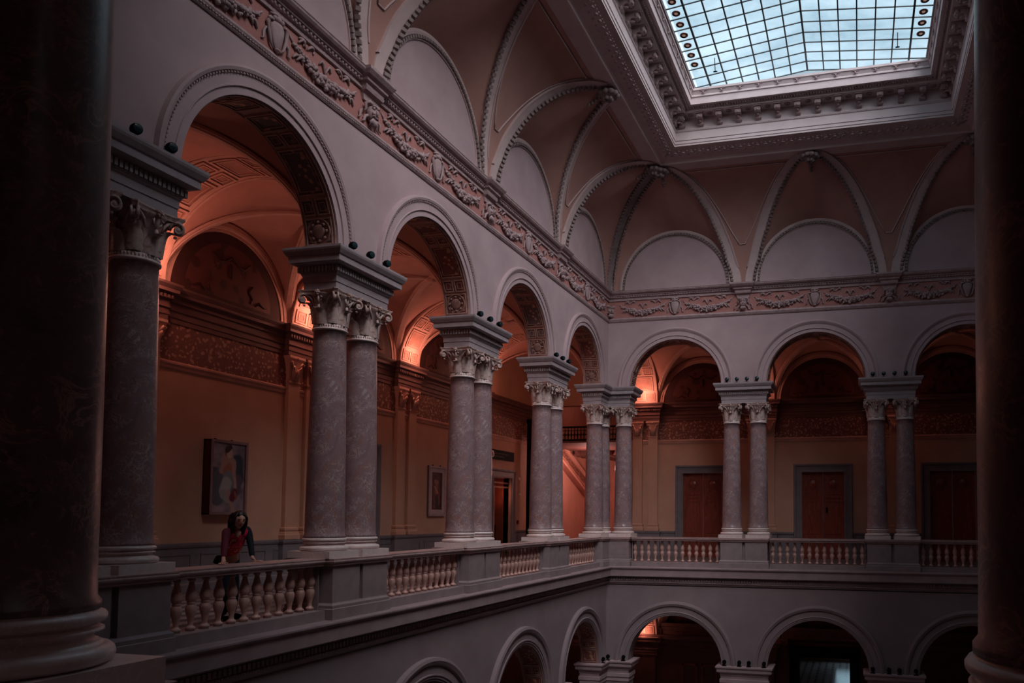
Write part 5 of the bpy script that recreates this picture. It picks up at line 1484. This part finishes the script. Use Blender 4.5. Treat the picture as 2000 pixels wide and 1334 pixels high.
# hair: cap plus long falls on both sides
hr = MB()
def hcap(u, v):
    th = 2*pi*u; ph = pi*(v-.5); x, y, z = cos(ph)*cos(th), cos(ph)*sin(th), sin(ph)
    f = max(0, x)
    ax = .112*x if x < 0 else .100*x*(1.0 if z > .45 else .35)
    return tuple(hc+fwd*(ax-.012)+sid*(.088*y)+hup*(.132*z+.006)-PO)
hr.grid(hcap, 32, 24)
for s in (-1, 1):
    for q in range(7):
        f0 = .028-.022*q; a = ft(f0*.6, s*.045, .118-.004*q); b_ = ft(f0+.01, s*.080, .03); c = ft(f0+.0, s*.086, -.06); d = ft(f0*.9+.0, s*.080, -.135)
        e = d+Vector((-.01, 0, -.07-.012*q)); hr.tube([tuple(a), tuple(b_), tuple(c), tuple(d), tuple(e)], [.02, .024, .024, .022, .006], 8)
for q in range(6):
    s = -.06+.024*q; hr.tube([tuple(ft(-.07, s, .06)), tuple(ft(-.105, s, -.02)), tuple(ft(-.10, s, -.10)), tuple(ft(-.085, s, -.20))], [.03, .035, .032, .012], 8)
hr.build('hair', M['hair'], per)
grow = lambda d, keys, g: {k_: tuple(list(d[k_][:3])+[r+g for r in d[k_][3:]]) for k_ in keys}
tn = grow(nd, ['rib', 'chest'], .018); tn['hem'] = (-.715, -15.50, 1.085, .122, .105); tn['up'] = (-.53, -15.60, 1.345, .085, .08)
tn['bR'] = (-.50, -15.67, 1.25, .062); tn['bL'] = (-.475, -15.55, 1.26, .062)
tn['sR'] = (*shR, .066); tn['sL'] = (*shL, .066)
obj('top', join_me('top', [skin(tn, [('rib', 'hem'), ('rib', 'chest'), ('chest', 'up'), ('chest', 'bR'), ('chest', 'bL'), ('chest', 'sR'), ('chest', 'sL')])], M['top']), per)
for s, mt in (('R', M['sleeveR']), ('L', M['sleeve'])):
    a, b_, c = nd['sh'+s], nd['el'+s], nd['wr'+s]; q = Vector(b_[:3]).lerp(Vector(c[:3]), .93)
    sn = {'s': (*Vector(a[:3]).lerp(Vector(nd['chest'][:3]), .4), .075), 'a': (*Vector(a[:3]), .066), 'm': (*Vector(a[:3]).lerp(Vector(b_[:3]), .5), .055), 'b': (*b_[:3], .047), 'c': (*q, .036)}
    obj('sleeve', join_me('sleeve', [skin(sn, [('s', 'a'), ('a', 'm'), ('m', 'b'), ('b', 'c')])], mt), per)
jn = {'pelvis': (-.80, -15.42, .92, .15, .125), 'waist': (-.765, -15.45, .985, .125, .108), 'hipR': (-.79, -15.52, .86, .108), 'knR': (-.78, -15.50, .50, .075), 'anR': (-.86, -15.46, .14, .075),
      'hipL': (-.83, -15.33, .86, .108), 'knL': (-.84, -15.26, .50, .075), 'anL': (-.95, -15.18, .14, .075)}
obj('jeans', join_me('jeans', [skin(jn, [('pelvis', 'waist'), ('pelvis', 'hipR'), ('hipR', 'knR'), ('knR', 'anR'), ('pelvis', 'hipL'), ('hipL', 'knL'), ('knL', 'anL')])], M['jeans']), per)
for s, y, x in (('R', -15.47, -.80), ('L', -15.19, -.89)):
    mb = MB(); mb.ball((x-PO.x+.03, y-PO.y, .045), .06, 12, 8, (2.0, .85, .75)); mb.build('shoe', M['black'], per)
mb = MB()
for q in range(5): mb.ball((-.62+.02*q-PO.x, -15.80-.03*q-PO.y, 1.0-PO.z-.012*q), .045, 8, 6, (1, 1.2, .8))
mb.build('gathered_jacket', M['black'], per)
mb = MB(); mb.ball((-.452-PO.x, -15.648-PO.y, 1.335-PO.z), .05, 12, 8, (.62, .9, 1.15)); mb.build('neckline', M['skin'], per)
mb = MB(); p_ = [Vector((-.455, -15.68, 1.36)), Vector((-.415, -15.66, 1.30)), Vector((-.43, -15.60, 1.355))]; mb.tube([tuple(q-PO) for q in p_], .004, 5); mb.ball(tuple(p_[1]-PO), .01, 6, 4); mb.build('necklace', M['bronze'], per)
